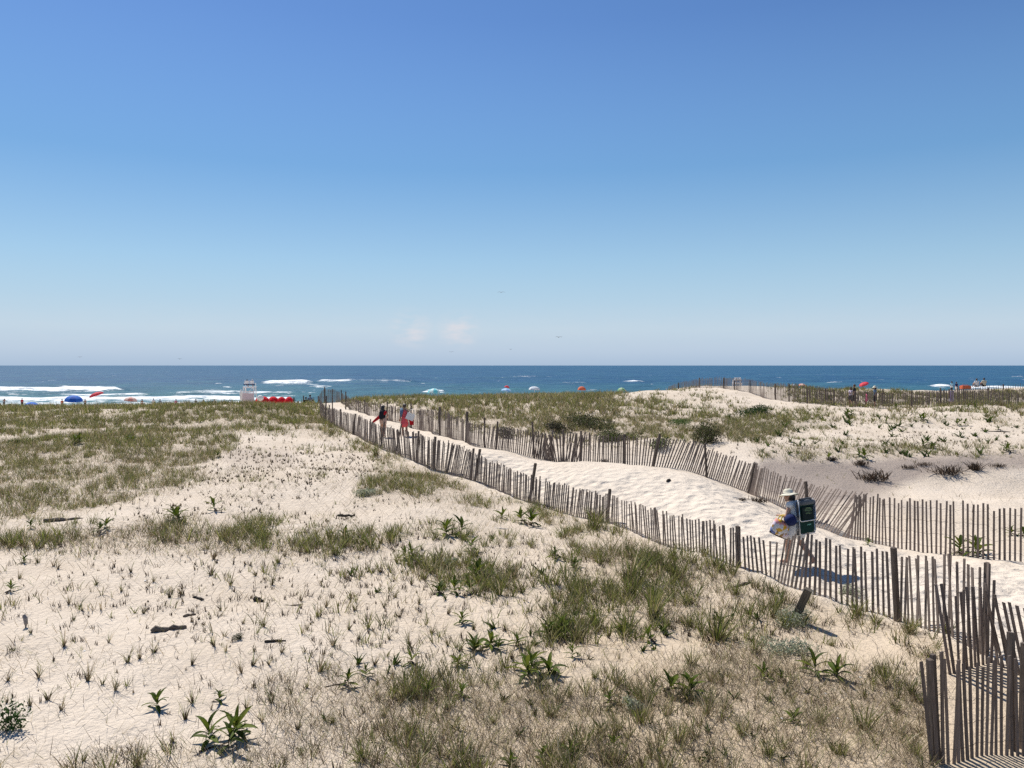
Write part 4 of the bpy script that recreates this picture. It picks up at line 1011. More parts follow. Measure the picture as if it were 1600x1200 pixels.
C = {n: cloth(n + "_cloth", *v) for n, v in dict(white=((.78,.76,.72),(.66,.65,.63)), black=((.014,.014,.017),(.03,.03,.035)), navy=((.012,.018,.07),(.02,.03,.11)), coral=((.75,.13,.14),(.6,.08,.1)),
      tan=((.55,.40,.33),(.45,.32,.26)), red=((.50,.012,.02),(.33,.01,.015)), bluegrey=((.16,.22,.30),(.10,.15,.22)), grey=((.22,.22,.23),(.12,.12,.13)), pink=((.75,.16,.30),(.55,.10,.2)),
      cream=((.62,.56,.42),(.5,.45,.33)), lightblue=((.35,.60,.72),(.25,.48,.62)), orange=((.65,.17,.07),(.5,.1,.05)), green=((.012,.07,.045),(.02,.10,.06)), teal=((.05,.45,.50),(.04,.35,.4)), blue=((.03,.13,.50),(.02,.09,.38)),
      lilac=((.62,.55,.66),(.5,.42,.55))).items()}
def stripe_mat(name, a, b_, scale, axis=0):
    m = new_mat(name, a, .85, .15); N, K, bs = nodes_of(m); tc = N.new('ShaderNodeTexCoord'); sp = N.new('ShaderNodeSeparateXYZ'); K(tc.outputs['Object'], sp.inputs[0])
    mu = N.new('ShaderNodeMath'); mu.operation = 'MULTIPLY'; mu.inputs[1].default_value = scale; K(sp.outputs[axis], mu.inputs[0])
    fr = N.new('ShaderNodeMath'); fr.operation = 'FRACT'; K(mu.outputs[0], fr.inputs[0]); gt = N.new('ShaderNodeMath'); gt.operation = 'GREATER_THAN'; gt.inputs[1].default_value = .5; K(fr.outputs[0], gt.inputs[0])
    mx = N.new('ShaderNodeMix'); mx.data_type = 'RGBA'; mx.inputs[6].default_value = (*a, 1); mx.inputs[7].default_value = (*b_, 1); K(gt.outputs[0], mx.inputs[0]); K(mx.outputs[2], bs.inputs['Base Color']); return m
C['stripe'] = stripe_mat("striped_cloth", (.75,.72,.74), (.28,.2,.34), 9)
HATM = cloth("sun_hat_straw", (.72,.68,.55), (.6,.55,.42), 90)
def hand_fn(wrist, direction, palm_n, curl=.6, s_=1.0):
    """palm and five separate bent fingers"""
    w = Vector(wrist); d = Vector(direction).normalized(); nrm = Vector(palm_n).normalized(); side = d.cross(nrm).normalized()
    def fn(bm):
        bm_tube(bm, [w - d * .01, w + d * .03 * s_, w + d * .085 * s_], [.026 * s_, .038 * s_, .036 * s_], 8, .45)
        for i, (o_, ln) in enumerate(((-.027, .062), (-.009, .075), (.009, .07), (.026, .055))):
            p = w + d * .075 * s_ + side * o_ * s_; pts = [p]; dd = d.copy()
            for k in range(3):
                dd = (dd + nrm * curl * (.35 + .25 * k)).normalized(); p = p + dd * ln * s_ / 3 * (1.25 if k == 0 else .9); pts.append(p)
            bm_tube(bm, pts, [.0095 * s_, .0088 * s_, .008 * s_, .006 * s_], 6)
        p = w + d * .03 * s_ - side * .03 * s_; t = (d * .6 - side * .75 + nrm * .3).normalized()
        bm_tube(bm, [p, p + t * .032 * s_, p + (t + d * .5 + nrm * .4).normalized() * .062 * s_], [.012 * s_, .0105 * s_, .008 * s_], 6)
    return fn
def person_rig(J, skin, parent, voxel=.016, hands=True, legs=True, female=True):
    c_ = []
    v = lambda k: Vector(J[k])
    c_ += [(v('pelvis') + Vector((-.07,0,0)), .105, v('pelvis') + Vector((.07,0,0)), .105, (1,.9,1)), (v('pelvis'), .115, v('waist'), .10, (1.15,.85,1)), (v('waist'), .10, v('chest'), .125, (1.15,.85,1)),
           (v('shoulder_l'), .055, v('shoulder_r'), .055), (v('chest'), .11, v('neck'), .055), (v('neck'), .052, v('head') + Vector((0,0,-.04)), .05)]
    h = v('head'); f = Vector(J.get('face', (0, 1, 0))).normalized()
    c_ += [(h + Vector((0,0,-.03)) + f * .015, .072, h + Vector((0,0,.03)) - f * .012, .092), (h + f * .075 + Vector((0,0,-.005)), .016, h + f * .098 + Vector((0,0,-.028)), .014), (h + f * .04 + Vector((0,0,-.085)), .034, h + f * .055 + Vector((0,0,-.09)), .03)]
    sd_ = f.cross(Vector((0,0,1))).normalized()
    for sg in (-1, 1): c_.append((h + sd_ * sg * .082 + Vector((0,0,-.025)), .017, h + sd_ * sg * .088 + Vector((0,0,.01)), .019))
    for sg in 'lr':
        c_ += [(v('shoulder_' + sg), .052, v('elbow_' + sg), .040), (v('elbow_' + sg), .039, v('wrist_' + sg), .027)]
        if legs:
            c_ += [(v('hip_' + sg), .100, v('knee_' + sg), .066), (v('knee_' + sg), .062, (v('knee_' + sg) * .6 + v('ankle_' + sg) * .4), .061), (v('knee_' + sg) * .6 + v('ankle_' + sg) * .4, .061, v('ankle_' + sg), .038),
                   (v('ankle_' + sg) + Vector((0,0,-.03)), .038, v('toe_' + sg), .028)]
    def ex(bm):
        if hands:
            for sg in 'lr':
                hd = (v('wrist_' + sg) - v('elbow_' + sg)).normalized(); hand_fn(v('wrist_' + sg), hd, J.get('palm_' + sg, (0, 0, -1) if abs(hd.z) < .8 else (0, 1, 0)), .7)(bm)
    return remesh_blob("body", c_, voxel, skin, parent, 3, ex)
def stand_pose(**kw):
    J = dict(pelvis=(0,0,.90), waist=(0,0,1.08), chest=(0,0,1.28), neck=(0,0,1.43), head=(0,.01,1.57), face=(0,1,0),
             shoulder_l=(-.165,0,1.36), shoulder_r=(.165,0,1.36), elbow_l=(-.23,-.02,1.10), elbow_r=(.23,-.02,1.10), wrist_l=(-.24,.06,.88), wrist_r=(.24,.06,.88),
             hip_l=(-.085,0,.86), hip_r=(.085,0,.86), knee_l=(-.09,.03,.48), knee_r=(.09,.03,.48), ankle_l=(-.09,0,.09), ankle_r=(.09,0,.09), toe_l=(-.10,.13,.03), toe_r=(.10,.13,.03))
    J.update(kw); return J
def shirt(J, mat, parent, name="shirt", sleeves=True, r=.018, voxel=.018, low='pelvis'):
    v = lambda k: Vector(J[k]); c_ = [(v(low) + Vector((0,0,.02)), .125 + r, v('waist'), .105 + r, (1.2,.9,1)), (v('waist'), .105 + r, v('chest'), .125 + r, (1.15,.88,1)), (v('shoulder_l') + Vector((.02,0,-.01)), .058 + r, v('shoulder_r') + Vector((-.02,0,-.01)), .058 + r)]
    if sleeves:
        for s_ in 'lr': c_.append((v('shoulder_' + s_), .055 + r, v('shoulder_' + s_) * .5 + v('elbow_' + s_) * .5, .05 + r))
    return remesh_blob(name, c_, voxel, mat, parent, 3)
def shorts(J, mat, parent, frac=.45, r=.02, name="shorts", voxel=.018):
    v = lambda k: Vector(J[k]); c_ = [(v('pelvis') + Vector((-.06,0,.02)), .118 + r, v('pelvis') + Vector((.06,0,.02)), .118 + r, (1,.92,1))]
    for s_ in 'lr': c_.append((v('hip_' + s_), .10 + r, v('hip_' + s_) * (1 - frac) + v('knee_' + s_) * frac, .085 + r))
    return remesh_blob(name, c_, voxel, mat, parent, 3)
def hair(J, parent, long_=.0, bun=False):
    h = Vector(J['head']); f = Vector(J.get('face', (0,1,0))).normalized()
    c_ = [(h + Vector((0,0,.015)) - f * .02, .098, h + Vector((0,0,.045)) - f * .015, .094)]
    if long_: c_ += [(h - f * .06 + Vector((0,0,-.02)), .085, h - f * .10 + Vector((0,0,-long_)), .07, (1.15,.8,1)), (h - f * .03 + Vector((0,0,-.05)), .08, h - f * .07 + Vector((0,0,-long_ * .6)), .085)]
    if bun: c_ += [(h - f * .10 + Vector((0,0,.06)), .04, h - f * .12 + Vector((0,0,.07)), .04)]
    return remesh_blob("hair", c_, .016, HAIR, parent, 2)
def sunhat(J, parent, mat=HATM, brim=.19, tilt=(0, 0)):
    h = Vector(J['head'])
    def fn(bm):
        prof = [(.0, .135), (.05, .133), (.082, .115), (.097, .075), (.105, .03), (.13, .018), (brim, -.012), (brim + .002, -.018), (.13, .008), (.103, .015), (.092, .07), (.077, .108), (.045, .125), (0, .127)]
        ns = 28; rings = []
        for r_, z_ in prof:
            rings.append([bm.verts.new((r_ * math.cos(k * 2 * math.pi / ns), r_ * 1.08 * math.sin(k * 2 * math.pi / ns), z_ + (.012 * math.sin(k * 6 * math.pi / ns) if r_ > .12 else 0))) for k in range(ns)])
        for a_, b_ in zip(rings, rings[1:]):
            for k in range(ns): bm.faces.new((a_[k], a_[(k + 1) % ns], b_[(k + 1) % ns], b_[k]))
        bmesh.ops.remove_doubles(bm, verts=list(bm.verts), dist=1e-5)
    o = bm_obj("hat", fn, mat, parent, smooth=True); o.location = h + Vector((0, 0, .02)); o.rotation_euler = (tilt[0], tilt[1], 0); return o
def person(px, py, height_m, heading, label, dmin=6, dist=None, sink=0.0):
    if dist is None: x, y, z = hit(px, py, dmin)
    else: y = dist; x = (px - 800) * y / F; z = gz(x, y)
    r = empty("person", (x, y, z - sink), heading, label, "person"); k = height_m / 1.67; r.scale = (k, k, k); return r

# --- woman with a folding beach chair on her back, walking left and away down the path
W = person(1246, 884, 1.66, math.radians(44), "woman in white sun hat and white shorts walking with a beach chair on her back")
W.location.z += .02
J = stand_pose(pelvis=(0,0,.88), waist=(0,.03,1.05), chest=(0,.09,1.24), neck=(0,.14,1.38), head=(-.02,.20,1.50), face=(-.45,.8,-.35),
               shoulder_l=(-.165,.10,1.32), shoulder_r=(.165,.08,1.32), elbow_l=(-.25,.13,1.07), wrist_l=(-.14,.33,1.06), elbow_r=(.24,.10,1.08), wrist_r=(.16,.30,1.02),
               hip_l=(-.085,0,.84), hip_r=(.085,0,.84), knee_l=(-.09,.17,.49), knee_r=(.09,-.04,.46), ankle_l=(-.09,.20,.09), ankle_r=(.09,-.33,.16), toe_l=(-.10,.34,.03), toe_r=(.09,-.24,.05), palm_l=(0,.2,-1), palm_r=(0,.2,-1))
person_rig(J, SKIN, W, .012); shirt(J, C['white'], W, sleeves=False, voxel=.014, r=.034); shorts(J, C['white'], W, .56, .032, voxel=.014); hair(J, W, .10); sunhat(J, W, HATM, .20, (-.25, .1))
bm_obj("hat_band", lambda bm: bm_tube(bm, [(.100*math.cos(a), .108*math.sin(a), 0) for a in [k*2*math.pi/24 for k in range(25)]], .008, 6), C['grey'], W).location = Vector(J['head']) + Vector((0,.012,.052))
for s_, sh in ((-1, 'l'), (1, 'r')):
    a_ = Vector(J['ankle_' + sh]); t_ = Vector(J['toe_' + sh])
    def fn(bm, a_=a_, t_=t_): bm_tube(bm, [a_ + Vector((0,-.05,-.072)), (a_ + t_) / 2 + Vector((0,0,-.05)), t_ + Vector((0,.03,-.022))], [.03,.045,.036], 10, .3)
    bm_obj("sandal", fn, C['tan'], W, smooth=True)
GREEN_CH = cloth("green_chair_canvas", (.008,.042,.030), (.006,.026,.02), 60)
ALU = textured("brushed_aluminium", (.55,.56,.58), (.4,.41,.43), 30, .35, .5, .1, .001); ALU.node_tree.nodes['Principled BSDF'].inputs['Metallic'].default_value = .8
DARKP = textured("dark_grey_plastic", (.05,.055,.065), (.035,.038,.045), 20, .5, .4, .1)
PRINT = new_mat("faded_green_print", (.22,.33,.16), .8); PRINT2 = new_mat("pale_green_print", (.18,.42,.33), .8)
chair = empty("beach_chair", (0,0,0), 0, "folded dark green backpack beach chair carried on the woman's back", "beach chair")
def chair_part(name, fn, mat, bevel=0., smooth=False): return bm_obj(name, fn, mat, chair, bevel, smooth)
# local: x across, z up, y depth (outside face towards -y)
def u_tube(w, z0, z1, y, r=.012):
    def fn(bm): bm_tube(bm, [(-w, y, z1), (-w, y, z0 + .05), (-w + .015, y, z0 + .015), (-w + .05, y, z0), (w - .05, y, z0), (w - .015, y, z0 + .015), (w, y, z0 + .05), (w, y, z1)], r, 10)
    return fn
chair_part("back_frame", u_tube(.255, -.16, .60, -.055), ALU, smooth=True)
chair_part("seat_frame", u_tube(.27, .13, .56, -.085, .0125), ALU, smooth=True)
chair_part("rear_frame", u_tube(.235, -.06, .55, .03), ALU, smooth=True)
chair_part("back_canvas", lambda bm: bm_box(bm, (0,-.06,.33), (.47,.02,.38)), GREEN_CH, .008)
chair_part("seat_canvas", lambda bm: bm_box(bm, (0,-.045,-.01), (.47,.018,.27)), GREEN_CH, .008)
chair_part("pouch", lambda bm: bm_box(bm, (0,-.085,.30), (.40,.035,.27)), cloth("dark_pouch_fabric", (.01,.02,.02)), .012)
chair_part("headrest", lambda bm: (bm_tube(bm, [(-.24,-.05,.52), (0,-.07,.535), (.24,-.05,.52)], [.05,.062,.05], 12, 1.1)), cloth("grey_headrest_cloth", (.12,.135,.15), (.08,.09,.10)), smooth=True)
chair_part("top_bar", lambda bm: bm_box(bm, (0,-.05,.60), (.40,.05,.045)), DARKP, .01)
chair_part("side_panel", lambda bm: bm_box(bm, (.285,-.02,.20), (.03,.07,.62)), DARKP, .008)
for sx in (-.285, .285): chair_part("armrest", lambda bm, sx=sx: bm_box(bm, (sx,-.05,.36), (.045,.035,.30)), DARKP, .01)
for i, (wd, zz) in enumerate(((.16,.41),(.22,.385),(.25,.355),(.13,.315),(.19,.29))):
    chair_part("printed_mark", lambda bm, wd=wd, zz=zz: bm_box(bm, (0.01,-.1045,zz), (wd,.002,.008 if zz > .35 else .006)), PRINT)
for i in range(5): chair_part("printed_mark", lambda bm, i=i: bm_box(bm, (.02 + i*.026,-.0555,.035 + (.006 if i % 2 else 0)), (.016,.002,.022 if i % 2 else .03)), PRINT2)
chair_part("shoulder_strap", lambda bm: bm_tube(bm, [(-.15,.02,.52), (-.16,.20,.56), (-.16,.30,.40), (-.15,.16,.18), (-.14,.02,.06)], .022, 8, .25), C['black'])
chair_part("shoulder_strap", lambda bm: bm_tube(bm, [(.15,.02,.52), (.16,.20,.56), (.16,.28,.40), (.15,.16,.18), (.14,.02,.06)], .022, 8, .25), C['black'])
for k in range(3): chair_part("loose_webbing", lambda bm, k=k: bm_tube(bm, [(-.25 - k*.03,-.03,.12), (-.27 - k*.035,-.04,-.03), (-.25 - k*.03,-.02,-.16)], .010, 6, .4), DARKP)
Rz = Matrix.Rotation(math.radians(44), 4, 'Z')
cp = W.location + Rz @ Vector((.10, -.13, .84)); chair.location = cp; chair.rotation_euler = (math.radians(-5), math.radians(0), math.radians(32))
# floral beach bag held in front
def bag_mat():
    m = new_mat("floral_canvas", (.7,.62,.62), .85, .15); N, K, b = nodes_of(m); tc = N.new('ShaderNodeTexCoord')
    v = N.new('ShaderNodeTexVoronoi'); v.inputs['Scale'].default_value = 13; K(tc.outputs['Object'], v.inputs['Vector'])
    cr = N.new('ShaderNodeValToRGB'); cr.color_ramp.interpolation = 'CONSTANT'
    cols = [(.62,.52,.58),(.75,.42,.05),(.72,.68,.66),(.35,.22,.10),(.70,.30,.28),(.22,.25,.45),(.72,.66,.62)]
    while len(cr.color_ramp.elements) < len(cols): cr.color_ramp.elements.new(.5)
    for i, c_ in enumerate(cols): cr.color_ramp.elements[i].position = i / len(cols); cr.color_ramp.elements[i].color = (*c_, 1)
    sp = N.new('ShaderNodeSeparateXYZ'); K(v.outputs['Color'], sp.inputs[0]); K(sp.outputs[0], cr.inputs[0]); K(cr.outputs[0], b.inputs['Base Color']); return m
bag = empty("beach_bag", W.location + Rz @ Vector((-.30, .24, .80)), math.radians(20), "floral beach bag with yellow handles held in front of the woman in the white hat", "bag")
bag.rotation_euler = (0, math.radians(24), math.radians(20))
def bagfn(bm):
    ns = 24; rings = []
    for z_, rx, ry in ((-.17,.20,.07),(-.16,.235,.085),(-.05,.245,.095),(.08,.22,.08),(.17,.19,.055),(.165,.18,.045),(.0,.215,.07),(-.14,.20,.06)):
        rings.append([bm.verts.new((rx * (abs(math.cos(a)) ** .7) * (1 if math.cos(a) > 0 else -1), ry * (abs(math.sin(a)) ** .7) * (1 if math.sin(a) > 0 else -1), z_ + .01 * math.sin(a * 3))) for a in [k * 2 * math.pi / ns for k in range(ns)]])
    for a_, b_ in zip(rings, rings[1:]):
        for k in range(ns): bm.faces.new((a_[k], a_[(k + 1) % ns], b_[(k + 1) % ns], b_[k]))
    bm.faces.new(list(reversed(rings[0]))); bm.faces.new(rings[-1])
bm_obj("bag_body", bagfn, bag_mat(), bag, smooth=True)
bm_obj("bag_base", lambda bm: bm_tube(bm, [(-.24,0,-.165),(0,0,-.175),(.24,0,-.165)], .022, 8), cloth("brown_trim", (.05,.035,.025)), bag, smooth=True)
YEL = cloth("yellow_strap", (.80,.62,.12), (.7,.5,.08))
for yy in (-.06, .06): bm_obj("handle", lambda bm, yy=yy: bm_tube(bm, [(-.11,yy,.13),(-.10,yy*.6,.25),(-.02,yy*.3,.31),(.07,yy*.6,.25),(.09,yy,.13)], .012, 8), YEL, bag, smooth=True)
def towel_fn(bm): bm_tube(bm, [(-.16,-.02,-.04),(-.08,0,.0),(.06,.01,.0),(.18,0,-.02)], [.10,.125,.13,.10], 14)
tw = bm_obj("rolled_towel", towel_fn, C['navy'], None, smooth=True); tw.location = W.location + Rz @ Vector((-.20, .06, 1.0)); tw.rotation_euler = (0, .15, math.radians(75))
tag(tw, "navy blue rolled towel tucked under the arm of the woman in the white hat", "towel")

# --- two young women farther down the path
G1 = person(598.5, 683, 1.62, math.radians(-16), "woman with long dark hair and black top carrying a red bundle down the path")
J = stand_pose(head=(-.02,.06,1.53), chest=(0,.05,1.26), neck=(0,.05,1.40), shoulder_l=(-.165,.05,1.34), shoulder_r=(.165,.05,1.34), elbow_l=(-.22,.10,1.08), wrist_l=(-.14,.28,1.0), elbow_r=(.24,.08,1.08), wrist_r=(.12,.28,1.02),
               knee_l=(-.11,.10,.48), ankle_l=(-.11,.05,.09), toe_l=(-.12,.19,.03), knee_r=(.12,-.03,.47), ankle_r=(.16,-.22,.11), toe_r=(.17,-.09,.03))
person_rig(J, SKIN, G1); shirt(J, C['black'], G1, "top", False); shorts(J, C['tan'], G1, .35); hair(J, G1, .27)
bp_ = remesh_blob("backpack", [((0,-.20,1.02),.13,(0,-.17,1.24),.12,(1.15,.8,1))], .02, C['black'], None, 4); bp_.location = G1.location; bp_.rotation_euler = G1.rotation_euler
tag(bp_, "black backpack on the woman with the long dark hair", "backpack")
rb = bm_obj("umbrella_bag", lambda bm: (bm_tube(bm, [(-.46,0,-.18),(-.2,0,-.05),(.12,0,.09),(.34,0,.20)], [.045,.075,.085,.06], 12)), C['red'], None, smooth=True)
rb.location = G1.location + Vector((-.10,-.16,1.02)); rb.rotation_euler = (0, math.radians(-13), 0); tag(rb, "long red bundle slung across the arm of the woman in black", "bundle")
G2 = person(632, 682, 1.62, math.radians(8), "woman in a coral pink dress with tied up dark hair on the sand path")
J = stand_pose(knee_l=(-.09,.05,.48), ankle_l=(-.09,-.02,.09), knee_r=(.10,.02,.48), ankle_r=(.12,-.08,.09), toe_l=(-.1,.12,.03), toe_r=(.13,.05,.03))
person_rig(J, SKIN_D, G2); hair(J, G2, 0, True)
remesh_blob("dress", [((0,0,.66),.20,(0,0,.90),.155,(1.05,.85,1)), ((0,0,.90),.155,(0,0,1.08),.125,(1.1,.85,1)), ((0,0,1.08),.125,(0,0,1.27),.135,(1.1,.85,1))], .018, C['coral'], G2, 3)
tq = bm_obj("shoulder_towel", lambda bm: bm_tube(bm, [(-.10,.13,1.05),(-.15,.10,1.36),(-.14,-.06,1.42),(-.13,-.16,1.25),(-.15,-.17,.98)], [.05,.07,.07,.09,.08], 10, .35), C['bluegrey'], None, smooth=True)
tq.location = G2.location; tag(tq, "blue grey towel over the left shoulder of the woman in the coral dress", "towel")
tb = bm_obj("tote_bag", lambda bm: (bm_box(bm, (0,0,0), (.40,.14,.34)), bm_tube(bm, [(-.12,.0,.16),(-.12,.0,.30),(-.04,.0,.40),(.04,.0,.38),(.1,.0,.28),(.12,.0,.16)], .014, 6)), C['white'], None, .012)
tb.location = G2.location + Vector((.30,-.12,1.0)); tb.rotation_euler = (0, math.radians(22), .2); tag(tb, "white tote bag hanging at the side of the woman in the coral dress", "bag")
rbag = bm_obj("hand_bag", lambda bm: (bm_box(bm, (0,0,0), (.20,.10,.26)), bm_tube(bm, [(-.06,0,.12),(-.04,0,.24),(.04,0,.24),(.06,0,.12)], .01, 6)), C['red'], None, .012)
rbag.location = G2.location + Vector((.36,.02,.70)); tag(rbag, "small red bag below the white tote of the woman in the coral dress", "bag")

# --- figures behind the dark fence on the right hand dune
BASE_D = 635.5
def simple_person(px, py, d, hgt, head, label, top, bottom, skin=SKIN_D, hat=None, longh=.12, dress=None, pose=None, toplen=False, base=None):
    p = person(px, py, hgt, head, label, dist=d)
    if base is None and py > 630: p.location.z = CZ - (BASE_D - HY) * d / F
    if base is not None: p.location.z = CZ - (base - HY) * d / F
    J = stand_pose(**(pose or {})); person_rig(J, skin, p, .022, hands=False)
    if dress: remesh_blob("dress", [((0,0,.55),.19,(0,0,.92),.155,(1.1,.8,1)), ((0,0,.92),.155,(0,0,1.28),.145,(1.15,.85,1)), ((-.12,0,1.34),.07,(.12,0,1.34),.07)], .022, dress, p, 2)
    else:
        shirt(J, top, p, voxel=.022); shorts(J, bottom, p, .95 if toplen else .5, voxel=.022)
    hair(J, p, longh)
    if hat: sunhat(J, p, hat, .19)
    return p
simple_person(1335, 636, 62.8, 1.77, math.radians(60), "man in black with short dark hair walking behind the dark dune fence", C['black'], C['black'], longh=0, toplen=True,
              pose=dict(knee_l=(-.09,.15,.48), ankle_l=(-.09,.1,.09), ankle_r=(.09,-.2,.1)))
simple_person(1329, 636, 63.6, 1.57, math.radians(100), "figure with a pale sleeve close beside the man in black behind the fence", C['lilac'], C['black'], longh=.1, pose=dict(elbow_l=(-.3,.2,1.15), wrist_l=(-.25,.45,1.2)))
simple_person(1367, 636, 61.8, 1.60, math.radians(80), "person in a pale sun hat and grey blue top behind the dark dune fence", C['bluegrey'], C['black'], hat=HATM, toplen=True)
simple_person(1354, 638, 60.8, 1.15, math.radians(80), "child in pink walking in front of the person with the pale sun hat", C['pink'], C['pink'])
simple_person(1486.5, 634, 61.8, 1.50, math.radians(5), "person in a striped white and purple dress seen through the dark fence", None, None, dress=C['stripe'])
SIT = dict(pelvis=(0,0,.14), waist=(0,-.03,.32), chest=(0,.0,.52), neck=(0,.04,.67), head=(0,.06,.81), shoulder_l=(-.18,.02,.60), shoulder_r=(.18,.02,.60), elbow_l=(-.24,.10,.38), elbow_r=(.24,.10,.38), wrist_l=(-.12,.32,.36), wrist_r=(.12,.32,.36),
           hip_l=(-.09,.02,.13), hip_r=(.09,.02,.13), knee_l=(-.13,.38,.42), knee_r=(.13,.38,.42), ankle_l=(-.10,.62,.07), ankle_r=(.10,.62,.07), toe_l=(-.1,.74,.03), toe_r=(.1,.74,.03))
for px, base, d, lb, tp, bt in [(1526.5, 605, 87.5, "person in a white top sitting on the sandy crest, left of the pair", C['white'], C['grey']), (1538, 604.3, 87, "person in a cream shirt sitting on the sandy crest, right of the pair", C['cream'], C['black'])]:
    simple_person(px, base, d, 1.75, 0, lb, tp, bt, longh=0, pose=SIT, base=base)
simple_person(1487, 612, 108, 1.6, math.radians(20), "person in a pale blue top standing beyond the striped figure near the sea", C['lightblue'], C['white'], base=614)
simple_person(1494.5, 612, 108, 1.6, math.radians(20), "person in a dark navy top standing beyond the striped figure near the sea", C['navy'], C['white'], longh=0, base=615)

# ------------------------------------------------------------------ beach life in the distance
def ground_at(px, d): x = (px - 800) * d / F; return x, d, gz(x, d)
def canopy_fn(r, h, n=8, scallop=.0):
    def fn(bm):
        rings = []
        for k in range(6):
            t = k / 5; rr = r * math.sin(t * math.pi / 2 * .98); z_ = h * math.cos(t * math.pi / 2)
            rings.append([bm.verts.new((rr * (1 - .05 * (j % 2)) * math.cos(j * math.pi / n), rr * (1 - .05 * (j % 2)) * math.sin(j * math.pi / n), z_)) for j in range(2 * n)] if k else [bm.verts.new((0, 0, h))])
        for j in range(2 * n): bm.faces.new((rings[0][0], rings[1][j], rings[1][(j + 1) % (2 * n)]))
        for a_, b_ in zip(rings[1:], rings[2:]):
            for j in range(2 * n): bm.faces.new((a_[j], b_[j], b_[(j + 1) % (2 * n)], a_[(j + 1) % (2 * n)]))
    return fn
def panel_mat(name, a, b_):
    """alternating umbrella gores"""
    m = new_mat(name, a, .7, .2); N, K, bs = nodes_of(m); tc = N.new('ShaderNodeTexCoord'); g = N.new('ShaderNodeTexGradient'); g.gradient_type = 'RADIAL'; K(tc.outputs['Object'], g.inputs[0])
    mu = N.new('ShaderNodeMath'); mu.operation = 'MULTIPLY'; mu.inputs[1].default_value = 4; K(g.outputs['Fac'], mu.inputs[0]); fr = N.new('ShaderNodeMath'); fr.operation = 'FRACT'; K(mu.outputs[0], fr.inputs[0])
    gt = N.new('ShaderNodeMath'); gt.operation = 'GREATER_THAN'; gt.inputs[1].default_value = .5; K(fr.outputs[0], gt.inputs[0])
    mx = N.new('ShaderNodeMix'); mx.data_type = 'RGBA'; mx.inputs[6].default_value = (*a, 1); mx.inputs[7].default_value = (*b_, 1); K(gt.outputs[0], mx.inputs[0]); K(mx.outputs[2], bs.inputs['Base Color'])
    tr = N.new('ShaderNodeBsdfTranslucent'); K(mx.outputs[2], tr.inputs['Color']); ms = N.new('ShaderNodeMixShader'); ms.inputs[0].default_value = .3; K(bs.outputs[0], ms.inputs[1]); K(tr.outputs[0], ms.inputs[2]); K(ms.outputs[0], N['Material Output'].inputs[0]); return m
def umbrella(px, top_py, wpx, d, mat, label, tilt=(0, 0), hk=.32):
    x = (px - 800) * d / F; r_ = wpx * d / F / 2; g = gz(x, d); ztop = CZ - (top_py - HY) * d / F; hh = r_ * 2 * hk
    root = empty("beach_umbrella", (x, d, g), 0, label, "umbrella")
    H = max(ztop - g - hh, .5)
    q = Matrix.Rotation(tilt[0], 3, 'X') @ Matrix.Rotation(tilt[1], 3, 'Y')
    top = Vector((0, 0, H))
    bm_obj("pole", lambda bm: bm_tube(bm, [(0,0,-.2), (0,0,H * .7), top + q @ Vector((0,0,hh * .95))], .022, 8), C['white'], root)
    cn = bm_obj("canopy", canopy_fn(r_, hh), mat, root, smooth=False, solid=.015); cn.location = top; cn.rotation_euler = q.to_euler()
    bm_obj("finial", lambda bm: bm_tube(bm, [(0,0,0), (0,0,.12)], .02, 6), C['white'], root).location = top + q @ Vector((0,0,hh))
    return root
mB = panel_mat("blue_umbrella", (.03,.14,.55), (.05,.20,.65)); mR = panel_mat("red_umbrella", (.75,.08,.10), (.65,.05,.08)); mC = panel_mat("turquoise_umbrella", (.25,.70,.75), (.70,.85,.85))
mW = panel_mat("white_umbrella", (.75,.78,.80), (.62,.68,.74)); mO = panel_mat("orange_umbrella", (.75,.22,.10), (.70,.16,.08)); mG = panel_mat("green_umbrella", (.30,.55,.28), (.6,.7,.5)); mP = panel_mat("salmon_umbrella", (.72,.35,.28), (.8,.6,.5)); mBL = panel_mat("pale_blue_umbrella", (.35,.6,.85), (.55,.75,.9))
umbrella(115, 618, 27, 128, mB, "blue beach umbrella on the left, right of the blue shade tent", (.1,.1))
umbrella(151, 613, 22, 134, mR, "red beach umbrella tipped against the white surf on the left", (.1,-.35), .22)
umbrella(204, 620.5, 20, 126, mP, "pale salmon umbrella just showing above the left dune", (0,.1), .3)
umbrella(678, 607, 20, 128, mC, "turquoise striped umbrella left of centre in front of the white surf", (0,0), .34)
umbrella(792, 602.5, 8, 132, mR, "small red umbrella above the pale blue canopy in the middle", (0,.2), .4)
umbrella(791, 607, 16, 126, mBL, "low pale blue umbrella under the small red one", (0,.1), .25)
umbrella(835, 603.8, 18, 126, mW, "low white umbrella behind the middle dune crest", (0,.05), .3)
umbrella(909, 603.8, 13, 124, mO, "orange umbrella behind the middle dune crest", (0,.05), .45)
umbrella(971, 605.8, 13, 124, mG, "pale green umbrella barely above the dune crest right of the orange one", (0,0), .4)
umbrella(1239, 600.6, 12, 130, mW, "white umbrella beyond the right hand dune fence", (0,.1), .3)
umbrella(1253, 599.5, 13, 130, mP, "salmon and white umbrella beside the white one beyond the dune fence", (0,.1), .3)
umbrella(1350, 597.5, 15, 108, mR, "coral red umbrella tilted over the right dune behind the man in black", (.1,-.4), .25)
